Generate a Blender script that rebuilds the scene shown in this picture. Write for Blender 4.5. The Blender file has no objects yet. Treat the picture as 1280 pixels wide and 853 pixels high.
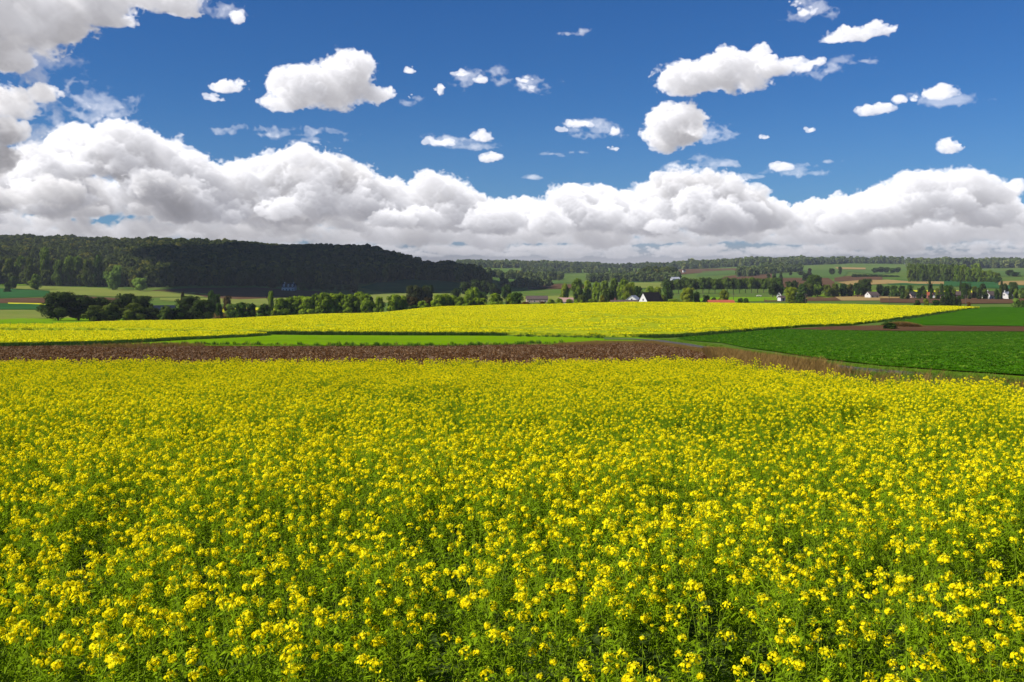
import bpy, math, random
import numpy as np
from mathutils import Vector
from mathutils.geometry import delaunay_2d_cdt
R = math.radians
SC = bpy.context.scene
COL = SC.collection
rng = np.random.default_rng(7)
random.seed(7)

# ------------------------------------------------------------------ camera
F = 1244.4            # focal length in photo pixels (35 mm lens, 1280 px wide)
HROW = 345.0          # row of the level line
ZC = 2.3
cd = bpy.data.cameras.new('camera'); cam = bpy.data.objects.new('camera', cd); COL.objects.link(cam)
cd.lens = 35; cd.sensor_width = 36; cd.clip_start = 0.1; cd.clip_end = 60000
cd.shift_y = -(426.5 - HROW) / 1280.0
cam.location = (0, 0, ZC); cam.rotation_euler = (R(90), 0, 0)
SC.camera = cam

# ------------------------------------------------------------------ exposure
SC.view_settings.view_transform = 'Standard'; SC.view_settings.look = 'None'
SC.view_settings.exposure = 0.62; SC.view_settings.gamma = 1.0
SC.cycles.max_bounces = 6; SC.cycles.diffuse_bounces = 2; SC.cycles.transmission_bounces = 3
SC.cycles.glossy_bounces = 1; SC.cycles.volume_bounces = 0; SC.cycles.transparent_max_bounces = 4

# ------------------------------------------------------------------ sun
SUN_AZ = -112.0        # degrees from the view direction (+Y), negative = left
SUN_EL = 39.0
sl = bpy.data.lights.new('sun', 'SUN'); sun = bpy.data.objects.new('sun', sl); COL.objects.link(sun)
sl.energy = 5.0; sl.angle = R(0.53); sl.color = (1.0, 0.955, 0.88)
sdir = Vector((math.sin(R(SUN_AZ))*math.cos(R(SUN_EL)), math.cos(R(SUN_AZ))*math.cos(R(SUN_EL)), math.sin(R(SUN_EL))))
sun.rotation_euler = sdir.to_track_quat('Z', 'Y').to_euler()
sun.location = (0, 0, 300)

# ------------------------------------------------------------------ node expression helper
class V:
    def __init__(s, t, k): s.t = t; s.k = k
    def _b(s, o, op, rev=False):
        n = s.t.nodes.new('ShaderNodeMath'); n.operation = op
        a, b = (o, s) if rev else (s, o)
        for i, x in enumerate((a, b)):
            if isinstance(x, V): s.t.links.new(x.k, n.inputs[i])
            else: n.inputs[i].default_value = x
        return V(s.t, n.outputs[0])
    def __add__(s, o): return s._b(o, 'ADD')
    def __radd__(s, o): return s._b(o, 'ADD')
    def __sub__(s, o): return s._b(o, 'SUBTRACT')
    def __rsub__(s, o): return s._b(o, 'SUBTRACT', True)
    def __mul__(s, o): return s._b(o, 'MULTIPLY')
    def __rmul__(s, o): return s._b(o, 'MULTIPLY')
    def __truediv__(s, o): return s._b(o, 'DIVIDE')
    def max(s, o): return s._b(o, 'MAXIMUM')
    def min(s, o): return s._b(o, 'MINIMUM')
    def pow(s, o): return s._b(o, 'POWER')
    def atan2(s, o): return s._b(o, 'ARCTAN2')
    def one(s, op):
        n = s.t.nodes.new('ShaderNodeMath'); n.operation = op; s.t.links.new(s.k, n.inputs[0]); return V(s.t, n.outputs[0])
    def step(s, a, b, lo=0.0, hi=1.0):
        n = s.t.nodes.new('ShaderNodeMapRange'); n.interpolation_type = 'SMOOTHSTEP'
        s.t.links.new(s.k, n.inputs[0])
        for i, x in enumerate((a, b, lo, hi)): n.inputs[i+1].default_value = x
        return V(s.t, n.outputs[0])
    def curve(s, pts, x0, x1, y0, y1):
        n = s.t.nodes.new('ShaderNodeFloatCurve'); c = n.mapping.curves[0]
        P = [((x-x0)/(x1-x0), (y-y0)/(y1-y0)) for x, y in pts]
        while len(c.points) < len(P): c.points.new(0.5, 0.5)
        for q, (x, y) in zip(c.points, P): q.location = (min(max(x, 0), 1), min(max(y, 0), 1)); q.handle_type = 'AUTO'
        n.mapping.update()
        u = (s - x0) * (1.0/(x1-x0)); s.t.links.new(u.k, n.inputs['Value'])
        return V(s.t, n.outputs[0]) * (y1-y0) + y0
def vec(t, x, y, z=0.0):
    n = t.nodes.new('ShaderNodeCombineXYZ')
    for i, q in enumerate((x, y, z)):
        if isinstance(q, V): t.links.new(q.k, n.inputs[i])
        else: n.inputs[i].default_value = q
    return n.outputs[0]
def noise(t, v, scale, detail=3, rough=0.5, dist=0.0, out=0, lac=2.0):
    n = t.nodes.new('ShaderNodeTexNoise'); t.links.new(v, n.inputs['Vector'])
    n.inputs['Scale'].default_value = scale; n.inputs['Detail'].default_value = detail
    n.inputs['Roughness'].default_value = rough; n.inputs['Distortion'].default_value = dist
    n.inputs['Lacunarity'].default_value = lac
    return V(t, n.outputs[out]) if out == 0 else n.outputs[out]
def voro(t, v, scale, detail=0.0, rough=0.5, smooth=0.3):
    n = t.nodes.new('ShaderNodeTexVoronoi'); n.voronoi_dimensions = '2D'; n.feature = 'SMOOTH_F1' if smooth else 'F1'
    t.links.new(v, n.inputs['Vector']); n.inputs['Scale'].default_value = scale
    n.inputs['Detail'].default_value = detail; n.inputs['Roughness'].default_value = rough
    if smooth: n.inputs['Smoothness'].default_value = smooth
    return V(t, n.outputs['Distance'])
def mixc(t, f, a, b, mode='MIX'):
    n = t.nodes.new('ShaderNodeMix'); n.data_type = 'RGBA'; n.blend_type = mode; n.clamp_factor = True
    for k, x in ((0, f), (6, a), (7, b)):
        if isinstance(x, V): x = x.k
        if isinstance(x, (int, float)): n.inputs[k].default_value = x
        elif isinstance(x, tuple): n.inputs[k].default_value = (x + (1.0,))[:4]
        else: t.links.new(x, n.inputs[k])
    return n.outputs[2]

# ------------------------------------------------------------------ world: sky texture plus clouds at infinity
W = bpy.data.worlds.new('World'); SC.world = W; W.use_nodes = True
t = W.node_tree
for n in list(t.nodes): t.nodes.remove(n)
wo = t.nodes.new('ShaderNodeOutputWorld'); bg = t.nodes.new('ShaderNodeBackground')
STR = 0.1
bg.inputs['Strength'].default_value = STR; t.links.new(bg.outputs[0], wo.inputs[0])
sky = t.nodes.new('ShaderNodeTexSky'); sky.sky_type = 'NISHITA'; sky.sun_disc = False
sky.sun_elevation = R(SUN_EL); sky.sun_rotation = R(SUN_AZ); sky.altitude = 300; sky.air_density = 1.0
sky.dust_density = 0.4; sky.ozone_density = 2.5
def A_(px): return math.atan((px-640)/F)*1000.0
def E_(px, row): return math.atan((HROW-row)/F*math.cos(math.atan((px-640)/F)))*1000.0
tc = t.nodes.new('ShaderNodeTexCoord')
sx = t.nodes.new('ShaderNodeSeparateXYZ'); t.links.new(tc.outputs['Generated'], sx.inputs[0])
dx, dy, dz = (V(t, sx.outputs[i]) for i in range(3))
AZ = dx.atan2(dy) * 1000.0
EL = dz.one('ARCSINE') * 1000.0
def srgb(r, g, b):
    f = lambda c: (c/255/12.92) if c/255 <= 0.04045 else ((c/255+0.055)/1.055)**2.4
    return (f(r), f(g), f(b))
def build_clouds():
    """A small volume of cumulus in direction space (x = azimuth, y = elevation, z = depth, 1 unit = 1/1244 rad),
    lit by marching the sun through it, then integrated along the view: gives colour and alpha for each sky direction."""
    g = np.random.default_rng(21)
    X0, X1, Y0, Y1, NZ, DZ = -420, 1700, -70, 352, 56, 5.0   # photo px at the optical axis
    nx, ny = X1 - X0, Y1 - Y0
    f = np.full((nx, ny, NZ), -1.0, np.float32)
    def blob(cx, cy, cz, rx, ry, rz, k=1.0, c=None):
        # flatter below than above
        x0 = max(int(cx-rx*2.0-X0), 0); x1 = min(int(cx+rx*2.0-X0)+2, nx)
        y0 = max(int(cy-ry*2.0-Y0), 0); y1 = min(int(cy+ry*2.0-Y0)+2, ny)
        z0 = max(int((cz-rz*2.0)/DZ), 0); z1 = min(int((cz+rz*2.0)/DZ)+2, NZ)
        if x0 >= x1 or y0 >= y1 or z0 >= z1: return
        x = ((np.arange(x0, x1)+X0-cx)/rx)[:, None, None]**2
        yy = (np.arange(y0, y1)+Y0-cy)/ry; yy = np.where(yy > 0, yy*1.35, yy); y = (yy**2)[None, :, None]
        z = ((np.arange(z0, z1)*DZ-cz)/rz)[None, None, :]**2
        v = ((0.5 + 0.5*k*min(1.0, ry/14.0)**0.5 if c is None else c) - np.sqrt(x+y+z)*(1.0 if c is None else 0.75)).astype(np.float32)
        s = f[x0:x1, y0:y1, z0:z1]
        np.maximum(s, v, out=s)
    def cauli(cx, cy, cz, rx, ry, rz, gen, n, k=1.0):
        blob(cx, cy, cz, rx, ry, rz, k)
        if gen == 0: return
        for _ in range(n):
            a = g.uniform(0, 2*math.pi); u = g.uniform(-0.35, 1.0); q = math.sqrt(max(0, 1-u*u))
            dx, dy, dz = q*math.cos(a), -u, q*math.sin(a)
            r = g.uniform(0.34, 0.58)
            m = (rx*ry*rz)**(1/3)*r
            cauli(cx+dx*rx*0.72, cy+dy*ry*0.72, cz+dz*rz*0.72, (m*0.6+rx*r*0.4), min(m, ry*0.8), m, gen-1, max(4, n-3), k)
    # separate clouds  (px, row, rx, ry, solidity)
    sep = [(398,114,66,24,1),(432,98,34,27,1),(352,128,36,13,1),(470,120,26,12,1),(512,122,9,5,.4),
           (292,110,27,10,.8),(262,123,19,6,.6),
           (893,96,64,22,1),(866,100,44,21,1),(905,82,28,20,1),(938,84,34,18,1),(975,84,34,12,.8),(1018,78,18,6,.5),
           (840,163,32,25,1),(856,154,24,21,1),(828,182,19,12,1),
           (1078,42,40,10,.9),(1040,50,24,6,.8),(1105,38,18,8,.8),(1005,14,20,8,.5),(990,6,14,5,.4),
           (1092,137,22,8,.8),(1124,124,9,7,.7),(1170,118,22,10,.8),(1188,183,14,11,.9),(1143,124,8,5,.6),
           (722,155,22,7,.8),(768,165,7,7,.8),(765,186,11,4,.7),(700,162,10,4,.5),
           (548,178,24,6,.5),(604,171,17,8,.8),(612,197,16,7,.8),
           (578,92,20,5,.5),(600,100,12,5,.6),(549,114,7,9,.5),(512,88,9,7,.5),(655,100,16,5,.4),(665,108,10,5,.5),
           (295,23,10,9,.6),(977,209,18,6,.8),(955,172,9,4,.5),(1015,163,12,5,.4),
           (1243,246,28,16,1),(1256,238,20,12,1),(1228,252,18,9,1),(64,180,8,6,.5),
           (-120,120,90,30,1),(-260,60,60,25,1),(1420,140,50,18,1),(1500,60,60,16,1),(1380,40,26,8,1)]
    for px, row, rx, ry, k in sep:
        n = 11 if rx > 25 else 7
        cauli(A_(px)*F/1000+640, HROW-E_(px, row)*F/1000, 120+g.uniform(-20, 20), rx*0.98, ry*1.08, min(ry*1.2, 44), 2 if ry > 8 else 1, n, k**0.6)
    for px, row, rx, ry in [(340,163,70,9),(1086,75,26,5),(640,221,34,4),(702,192,26,5),(720,42,24,6),(1000,18,34,14),(1030,84,34,12),(515,122,26,9),(570,178,50,9),(600,98,44,12),(655,104,34,14),
                            (735,160,44,12),(940,221,26,4),(1050,202,16,5),(40,150,70,36),(250,8,40,16),(1160,128,44,14),(978,214,40,9),(880,168,34,16),(865,205,60,10),(40,80,60,30)]:
        for _ in range(int(3+rx*0.12)):
            blob((A_(px)*F/1000+640)+g.normal()*rx*0.4, (HROW-E_(px, row)*F/1000)+g.normal()*ry*0.35, 7+g.uniform(-3, 3), rx*g.uniform(0.45, 0.9), ry*g.uniform(0.6, 1.1), 12, c=g.uniform(0.34, 0.52))
    for px, row, rx, ry in [(20,28,80,34),(90,6,90,30),(190,0,66,20),(0,70,36,24),(60,40,46,16),(140,26,34,12),(228,16,22,8),(-60,20,120,60),
                            (4,130,36,22),(56,120,20,13),(4,166,26,20),(-40,200,50,30),(-70,150,50,40)]:
        cauli(A_(px)*F/1000+640, HROW-E_(px, row)*F/1000, 40, rx*0.9, ry*0.9, 30, 2, 11)
    # cumulus bank: near row with dark flat bases, far rows below and behind
    def prof(pts, x):
        return np.interp(x, [p[0] for p in pts], [p[1]+(9 if pts is near else 0) for p in pts])
    near = [(-420,200),(-200,190),(-60,215),(0,205),(50,200),(95,192),(140,160),(190,160),(225,176),(270,200),(300,205),(340,190),(385,177),(430,196),(480,212),(520,236),(545,208),(575,228),(620,238),(680,236),(712,222),(745,226),(790,238),(822,216),(866,204),(905,212),(940,240),(985,250),(1030,238),(1070,240),(1100,222),(1150,214),(1190,222),(1225,252),(1270,262),(1350,240),(1600,225),(1700,240)]
    base = [(-420,290),(0,288),(300,286),(450,284),(560,290),(800,296),(1280,292),(1700,296)]
    x = X0
    while x < X1:
        top = prof(near, x); b = prof(base, x)
        r = g.uniform(20, 38) if b - top > 60 else g.uniform(13, 24)
        r = min(r, (b-top)*0.46)
        cauli(x, top + r*1.05, 150+g.uniform(-45, 40), r*1.15, r, r, 2, 11)
        x += r*g.uniform(0.5, 0.9)
    for i in range(300):
        x = g.uniform(X0, X1); top = prof(near, x); b = prof(base, x)
        u = g.uniform(0.15, 1.0); r = g.uniform(11, 27)
        y = top + r*1.2 + u*max(b - top - r*1.7, 0)
        if y + r*0.6 > b: continue
        cz = 150 - u*80 + g.uniform(-40, 30)
        cauli(x, y, cz, r*1.35, r*0.85, r, 2, 9)
    for i in range(90):
        r = g.uniform(14, 26); cauli(g.uniform(X0, 420), g.uniform(225, 272), 190+g.uniform(-10, 30), r*1.6, r, r, 1, 8)
    far1 = lambda x: 272 + 8*math.sin(x*0.013) + 6*math.sin(x*0.041+1)
    x = X0
    while x < X1:
        r = g.uniform(8, 17); cauli(x, far1(x)+r*g.uniform(0.6,1.6), 205+g.uniform(-12, 12), r*1.7, r, r, 1, 8); x += r*g.uniform(0.35, 0.8)
    x = X0
    while x < X1:
        r = g.uniform(6, 12); cauli(x, 296+g.uniform(-6,6), 225+g.uniform(-10, 10), r*2.2, r*0.8, r, 1, 8); x += r*g.uniform(0.4, 0.9)
    x = X0
    while x < X1:
        r = g.uniform(4, 9); cauli(x, 314+g.uniform(-5,6), 245+g.uniform(-8, 8), r*3, r*0.7, r, 1, 7); x += r*g.uniform(0.4, 0.9)
    # ---- 3D noise, several octaves, built by upsampling random lattices
    def up(a, n, ax):
        m = a.shape[ax]; p = np.linspace(0, m-3.001, n)+1; i = p.astype(int); w = (p-i).astype(np.float32)
        sh = [1]*a.ndim; sh[ax] = n; w = w.reshape(sh)
        a0, a1, a2, a3 = (np.take(a, np.clip(i+k, 0, m-1), ax) for k in (-1, 0, 1, 2))
        w2 = w*w; w3 = w2*w          # B-spline weights
        return ((1-3*w+3*w2-w3)*a0 + (4-6*w2+3*w3)*a1 + (1+3*w+3*w2-3*w3)*a2 + w3*a3)/6
    yy = np.arange(ny)+Y0
    # detail gets finer towards the horizon (farther clouds)
    for cell, amp in ((34, 0.32), (17, 0.34), (8.5, 0.27), (4.2, 0.19), (2.1, 0.12)):
        lat = g.standard_normal((int(nx/cell)+5, int(ny/cell*1.25)+5, int(NZ*DZ/cell)+5)).astype(np.float32)
        lat = up(lat, ny, 1); lat = up(lat, NZ, 2)
        for s in range(0, nx, 256):                      # x last, in slabs, to spare memory
            e = min(s+256, nx); m = lat.shape[0]
            p = np.arange(s, e)/cell + 1; i = p.astype(int); w = (p-i).astype(np.float32)[:, None, None]
            w2 = w*w; w3 = w2*w
            v = ((1-3*w+3*w2-w3)*lat[i-1] + (4-6*w2+3*w3)*lat[i] + (1+3*w+3*w2-3*w3)*lat[i+1] + w3*lat[i+2])/6
            v *= 1.9
            f[s:e] += amp*(np.abs(v)*-1.0+0.55) if cell > 3 else amp*v*0.5
    # ---- density
    for s in range(0, nx, 256):
        d = f[s:s+256]
        d -= 0.05; np.clip(d*3.4, 0, 1, out=d); d *= d*(3-2*d)
    f[:, :, :4] *= np.array([0.20, 0.20, 0.20, 0.22], np.float32)      # torn thin wisps
    # ---- sun transmission: sweep from the sun side (left), shifting down and away a little per step
    tau = np.zeros((ny, NZ), np.float32); sig_s = 0.12
    L = np.empty((nx, ny, NZ), np.float16)
    oy, oz = 1.0, 0.26                    # rows down / slices back per step to the right
    yi = np.arange(ny)-oy; y0 = np.clip(np.floor(yi).astype(int), 0, ny-1); wy = (yi-np.floor(yi)).astype(np.float32)[:, None]
    zi = np.arange(NZ)+oz; z0 = np.clip(np.floor(zi).astype(int), 0, NZ-1); z1 = np.clip(z0+1, 0, NZ-1); wz = (zi-np.floor(zi)).astype(np.float32)[None]
    y1 = np.clip(y0+1, 0, ny-1)
    for x in range(nx):
        tt = tau[y0]*(1-wy) + tau[y1]*wy
        tt = tt[:, z0]*(1-wz) + tt[:, z1]*wz
        tt[0] = 0
        tau = tt + f[x]*sig_s
        tau *= 0.975                        # light scattered back in from around
        L[x] = 0.90*np.exp(-tau*0.50) + 0.10*np.exp(-tau*0.05)
    # ---- depth from above: ambient light
    amb = np.cumsum(f, axis=1, dtype=np.float32)*0.022
    np.exp(-amb, out=amb)
    # ---- view integration, near to far
    T = np.ones((nx, ny), np.float32); C = np.zeros((nx, ny, 3), np.float32)
    sunc = np.array([1.0, 0.975, 0.945])*0.93; ambc = np.array([0.36, 0.385, 0.45])*0.45; bas = np.array([0.14, 0.135, 0.165])
    for k in range(NZ):
        a = 1-np.exp(-f[:, :, k]*DZ*0.14)
        fade = min(max((k*DZ-190)/70, 0), 1)*0.35
        w = T*a
        l = L[:, :, k].astype(np.float32)[..., None]; m = amb[:, :, k][..., None]
        col = l*sunc + m*ambc + bas
        col = col*(1-fade) + fade*np.array([0.56, 0.545, 0.57])
        C += w[..., None]*col
        T *= 1-a
    lat = g.standard_normal((int(nx/60)+5, int(ny/9)+5)).astype(np.float32); lat = up(up(lat, nx, 0), ny, 1)
    m = np.clip((yy-284)/46, 0, 1)[None]; m = m*m*(3-2*m)
    hc = np.array([0.47, 0.46, 0.50])*(1+0.16*lat)[..., None]
    C += (T*m)[..., None]*hc; T *= 1-m
    m2 = np.clip((yy-258)/62, 0, 1)[None, :, None]*0.62
    C = C*(1-m2) + m2*(1-T)[..., None]*hc*1.02
    al = 1-T
    rgb = C/np.maximum(al, 1e-3)[..., None]
    lum = rgb.mean(-1, keepdims=True); rgb = rgb*np.clip((lum-0.40)*1.25+0.265, 0.22, 1.2)/np.maximum(lum, 0.05)
    # fade at the sides of the built stretch of sky
    ex = np.clip(np.minimum(np.arange(nx), nx-1-np.arange(nx))/60.0, 0, 1)[:, None]
    al = al*ex
    img = np.concatenate([np.clip(rgb, 0, 1.3), al[..., None]], 2).transpose(1, 0, 2)[::-1]   # bottom row first
    return np.ascontiguousarray(img, dtype=np.float32), (X0, X1, Y0, Y1)
# the blue of the sky
hs = t.nodes.new('ShaderNodeHueSaturation'); hs.inputs['Saturation'].default_value = 1.22; t.links.new(sky.outputs[0], hs.inputs['Color'])
skyc = mixc(t, 1.0, hs.outputs[0], (0.195, 0.355, 0.56), 'MULTIPLY')
sc_ = t.nodes.new('ShaderNodeVectorMath'); sc_.operation = 'SCALE'; sc_.inputs['Scale'].default_value = STR
t.links.new(skyc, sc_.inputs[0]); cur = sc_.outputs[0]
front = dy.step(-0.1, 0.1)
def over(cur, a, c): return mixc(t, a, cur, c)
# pale air low down
cur = over(cur, (1.0 - EL.step(-20, 190)) * 0.30, srgb(96, 128, 176))
CIMG, (CX0, CX1, CY0, CY1) = build_clouds()
im = bpy.data.images.new('cloud_field', CIMG.shape[1], CIMG.shape[0], alpha=True, float_buffer=True, is_data=True)
im.alpha_mode = 'CHANNEL_PACKED'
im.pixels.foreach_set(CIMG.ravel()); im.update(); im.pack()
it = t.nodes.new('ShaderNodeTexImage'); it.image = im; it.extension = 'CLIP'; it.interpolation = 'Linear'
u_ = (AZ * (F/1000.0) + (640.0 - CX0)) * (1.0/(CX1-CX0))
v_ = (EL * (F/1000.0) + (CY1 - HROW)) * (1.0/(CY1-CY0))
t.links.new(vec(t, u_, v_), it.inputs['Vector'])
cc = t.nodes.new('ShaderNodeVectorMath'); cc.operation = 'SCALE'; cc.inputs['Scale'].default_value = 0.70; t.links.new(it.outputs['Color'], cc.inputs[0])
cur = over(cur, V(t, it.outputs['Alpha']), cc.outputs[0])
back = t.nodes.new('ShaderNodeVectorMath'); back.operation = 'SCALE'; back.inputs['Scale'].default_value = 1.0/STR
t.links.new(cur, back.inputs[0]); t.links.new(back.outputs[0], bg.inputs['Color'])
W.cycles.sampling_method = 'MANUAL'; W.cycles.sample_map_resolution = 512

# ------------------------------------------------------------------ terrain
TY = [-400,-60,0,3.2,10,20,35,60,100,140,200,260,320,380,420,480,560,650,750,900,1050,1200,1400,1600,2000,2500,3000,3600,5000,9000,16000]
NEAR = [30.0,5.5,2.1,2.42,2.82,3.45,4.38,5.55,7.75,9.9]       # drop below the camera for the first ten distances
TP = [-700,0,200,450,570,640,800,1000,1200,1900]
ROWS = {200:[424,421.5,421,420,420,420,420,420,420,420], 260:[415,412,410,406,405,404,402,402,404,408],
 320:[409,407,405,398,394,392,389,390,394,398], 380:[406,404,403,395,387,385,381,384,387,392], 420:[404,402,403,394,385,383,380,382,385,391],
 480:[398,396,400,398,390,388,384,385,386,390], 560:[391,389,394,398,392,390,386,384,383,388], 650:[384,382,387,392,388,386,383,379,378,382],
 750:[376,374,379,384,382,381,378,374,374,377], 900:[364,362,366,372,371,372,370,366,366,368], 1050:[354,352,356,361,361,366,363,360,360,361],
 1200:[338,336,340,349,353,361,358,355,354,354], 1400:[318,318,322,330,345,357,354,350,349,348], 1600:[309,309,313,320,338,352,351,346,344,344],
 2000:[312,312,316,328,337,345,345,340,340,340], 2500:[320,320,322,334,337,338,340,335,335,336], 3000:[326,326,327,332.5,333,333.5,336,329.5,331,332],
 3600:[336]*10, 5000:[341]*10, 9000:[343]*10, 16000:[344]*10}
TAB = np.zeros((len(TY), len(TP)))
for i, y in enumerate(TY):
    TAB[i] = NEAR[i] if i < 10 else [(r-HROW)/F*y for r in ROWS[y]]
TYA = np.array(TY, float); TPA = np.array(TP, float)
def pchip(x, y, xq):
    h = np.diff(x)[:, None]; d = np.diff(y, axis=0)/h
    m = np.zeros_like(y); w1 = 2*h[1:]+h[:-1]; w2 = h[1:]+2*h[:-1]
    ok = d[1:]*d[:-1] > 0
    with np.errstate(divide='ignore', invalid='ignore'):
        m[1:-1] = np.where(ok, (w1+w2)/(w1/np.where(d[:-1]==0,1,d[:-1])+w2/np.where(d[1:]==0,1,d[1:])), 0)
    m[0] = d[0]; m[-1] = d[-1]
    i = np.clip(np.searchsorted(x, xq)-1, 0, len(x)-2); tt = ((xq-x[i])/(x[i+1]-x[i]))[:, None]; H = h[i]
    return y[i]*(1+2*tt)*(1-tt)**2 + m[i]*H*tt*(1-tt)**2 + y[i+1]*tt*tt*(3-2*tt) + m[i+1]*H*tt*tt*(tt-1)
_YF = np.concatenate([np.linspace(-400, 0, 40), np.geomspace(0.5, 16000, 900)])
_TF = pchip(TYA, TAB, _YF)
def vn(x, y, s, seed=0):                # smooth value noise in plan
    r = np.random.default_rng(900+seed).standard_normal((64, 64))
    x = np.asarray(x)/s; y = np.asarray(y)/s; i = np.floor(x).astype(int); j = np.floor(y).astype(int); u = x-i; v = y-j
    u = u*u*(3-2*u); v = v*v*(3-2*v); g_ = lambda a, b: r[a % 64, b % 64]
    return (g_(i,j)*(1-u)+g_(i+1,j)*u)*(1-v) + (g_(i,j+1)*(1-u)+g_(i+1,j+1)*u)*v
def Z0(X, Y):                           # analytic ground height
    X = np.asarray(X, float); Y = np.asarray(Y, float)
    px = np.clip(640 + F*X/np.maximum(Y, 140.0), TPA[0], TPA[-1])
    fi = np.interp(Y, _YF, np.arange(len(_YF))); i = np.clip(fi.astype(int), 0, len(_YF)-2); a = fi-i
    j = np.clip(np.searchsorted(TPA, px)-1, 0, len(TPA)-2); b = (px-TPA[j])/(TPA[j+1]-TPA[j]); b = b*b*(3-2*b)
    D = (_TF[i, j]*(1-b)+_TF[i, j+1]*b)*(1-a) + (_TF[i+1, j]*(1-b)+_TF[i+1, j+1]*b)*a
    far = np.clip((Y-500)/600, 0, 1)
    D = D + vn(X, Y, 130, 1)*0.8*far + vn(X, Y, 45, 2)*0.25*far
    return ZC - D
GX = np.unique(np.round(np.concatenate([-np.geomspace(60, 9000, 190), np.linspace(-60, 60, 81), np.geomspace(60, 9000, 190)]), 3))
GY = np.unique(np.round(np.concatenate([np.linspace(-300, 0, 16), np.linspace(0, 60, 41), np.geomspace(60, 16000, 330)]), 3))
GZ = Z0(*np.meshgrid(GX, GY, indexing='ij'))
def Z(X, Y):                            # height of the built ground sheet (bilinear in its grid)
    X = np.asarray(X, float); Y = np.asarray(Y, float)
    i = np.clip(np.searchsorted(GX, X)-1, 0, len(GX)-2); j = np.clip(np.searchsorted(GY, Y)-1, 0, len(GY)-2)
    a = (X-GX[i])/(GX[i+1]-GX[i]); b = (Y-GY[j])/(GY[j+1]-GY[j])
    return (GZ[i,j]*(1-a)+GZ[i+1,j]*a)*(1-b) + (GZ[i,j+1]*(1-a)+GZ[i+1,j+1]*a)*b
def z1(X, Y): return float(Z(X, Y))
def at(px, Y): return Y*(px-640)/F      # X of a column of the photo at distance Y
YS = np.geomspace(4, 6000, 6000)
def plan(px, row, ymin):                # where the photo's (px,row) meets the ground beyond ymin
    ys = YS[YS > ymin]; X = at(px, ys); r = HROW + F*(ZC-Z(X, ys))/ys
    k = np.argmax(r <= row)
    if r[k] > row: k = len(ys)-1
    return X[k], ys[k]

# ------------------------------------------------------------------ mesh helpers
def mesh(name, verts, faces, mats=(), mi=None, smooth=False, attr=None):
    me = bpy.data.meshes.new(name)
    verts = np.asarray(verts, np.float32)
    if isinstance(faces, np.ndarray):
        n, k = faces.shape
        me.vertices.add(len(verts)); me.vertices.foreach_set('co', verts.ravel())
        me.loops.add(n*k); me.loops.foreach_set('vertex_index', faces.astype(np.int32).ravel())
        me.polygons.add(n); me.polygons.foreach_set('loop_start', np.arange(0, n*k, k, dtype=np.int32))
        me.update(calc_edges=True)
    else:
        me.from_pydata([tuple(v) for v in verts], [], faces)
    for m in mats: me.materials.append(m)
    if mi is not None: me.polygons.foreach_set('material_index', np.asarray(mi, np.int32))
    if smooth: me.polygons.foreach_set('use_smooth', np.ones(len(me.polygons), bool))
    if attr is not None:
        a = me.attributes.new('v', 'FLOAT', 'FACE'); a.data.foreach_set('value', np.asarray(attr, np.float32))
    me.validate(); me.update()
    return me
def ob(name, me, parent=None, link=True):
    o = bpy.data.objects.new(name, me)
    if link: COL.objects.link(o)
    if parent: o.parent = parent
    return o
def tag(o, label=None, cat=None, group=None, kind=None):
    if label: o['label'] = label
    if cat: o['category'] = cat
    if group: o['group'] = group
    if kind: o['kind'] = kind
    return o
class MB:
    def __init__(s): s.v = []; s.f = []; s.m = []
    def box(s, x0, x1, y0, y1, z0, z1, m=0):
        k = len(s.v); s.v += [(x0,y0,z0),(x1,y0,z0),(x1,y1,z0),(x0,y1,z0),(x0,y0,z1),(x1,y0,z1),(x1,y1,z1),(x0,y1,z1)]
        for q in ((0,3,2,1),(4,5,6,7),(0,1,5,4),(1,2,6,5),(2,3,7,6),(3,0,4,7)): s.f.append(tuple(k+i for i in q)); s.m.append(m)
        return s
    def poly(s, pts, faces, m=0):
        k = len(s.v); s.v += pts
        for q in faces: s.f.append(tuple(k+i for i in q)); s.m.append(m)
        return s
    def tube(s, pts, rad, n=6, m=0):
        k = len(s.v)
        for i, (p, r) in enumerate(zip(pts, rad)):
            a = Vector(pts[min(i+1, len(pts)-1)]) - Vector(pts[max(i-1, 0)]); a.normalize()
            u = a.orthogonal().normalized() if abs(a.z) < 0.9 else Vector((1,0,0)); u = (u - a*u.dot(a)).normalized(); w = a.cross(u)
            for j in range(n):
                c = Vector(p) + (u*math.cos(2*math.pi*j/n) + w*math.sin(2*math.pi*j/n))*r; s.v.append(tuple(c))
        for i in range(len(pts)-1):
            for j in range(n):
                s.f.append((k+i*n+j, k+i*n+(j+1)%n, k+(i+1)*n+(j+1)%n, k+(i+1)*n+j)); s.m.append(m)
        s.f.append(tuple(k+(len(pts)-1)*n+j for j in range(n))); s.m.append(m)
        return s
    def build(s, name, mats, parent=None, smooth=False, link=True):
        if not isinstance(mats, (list, tuple)): mats = [mats]
        return ob(name, mesh(name, s.v, s.f, mats, s.m, smooth), parent, link)

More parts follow.
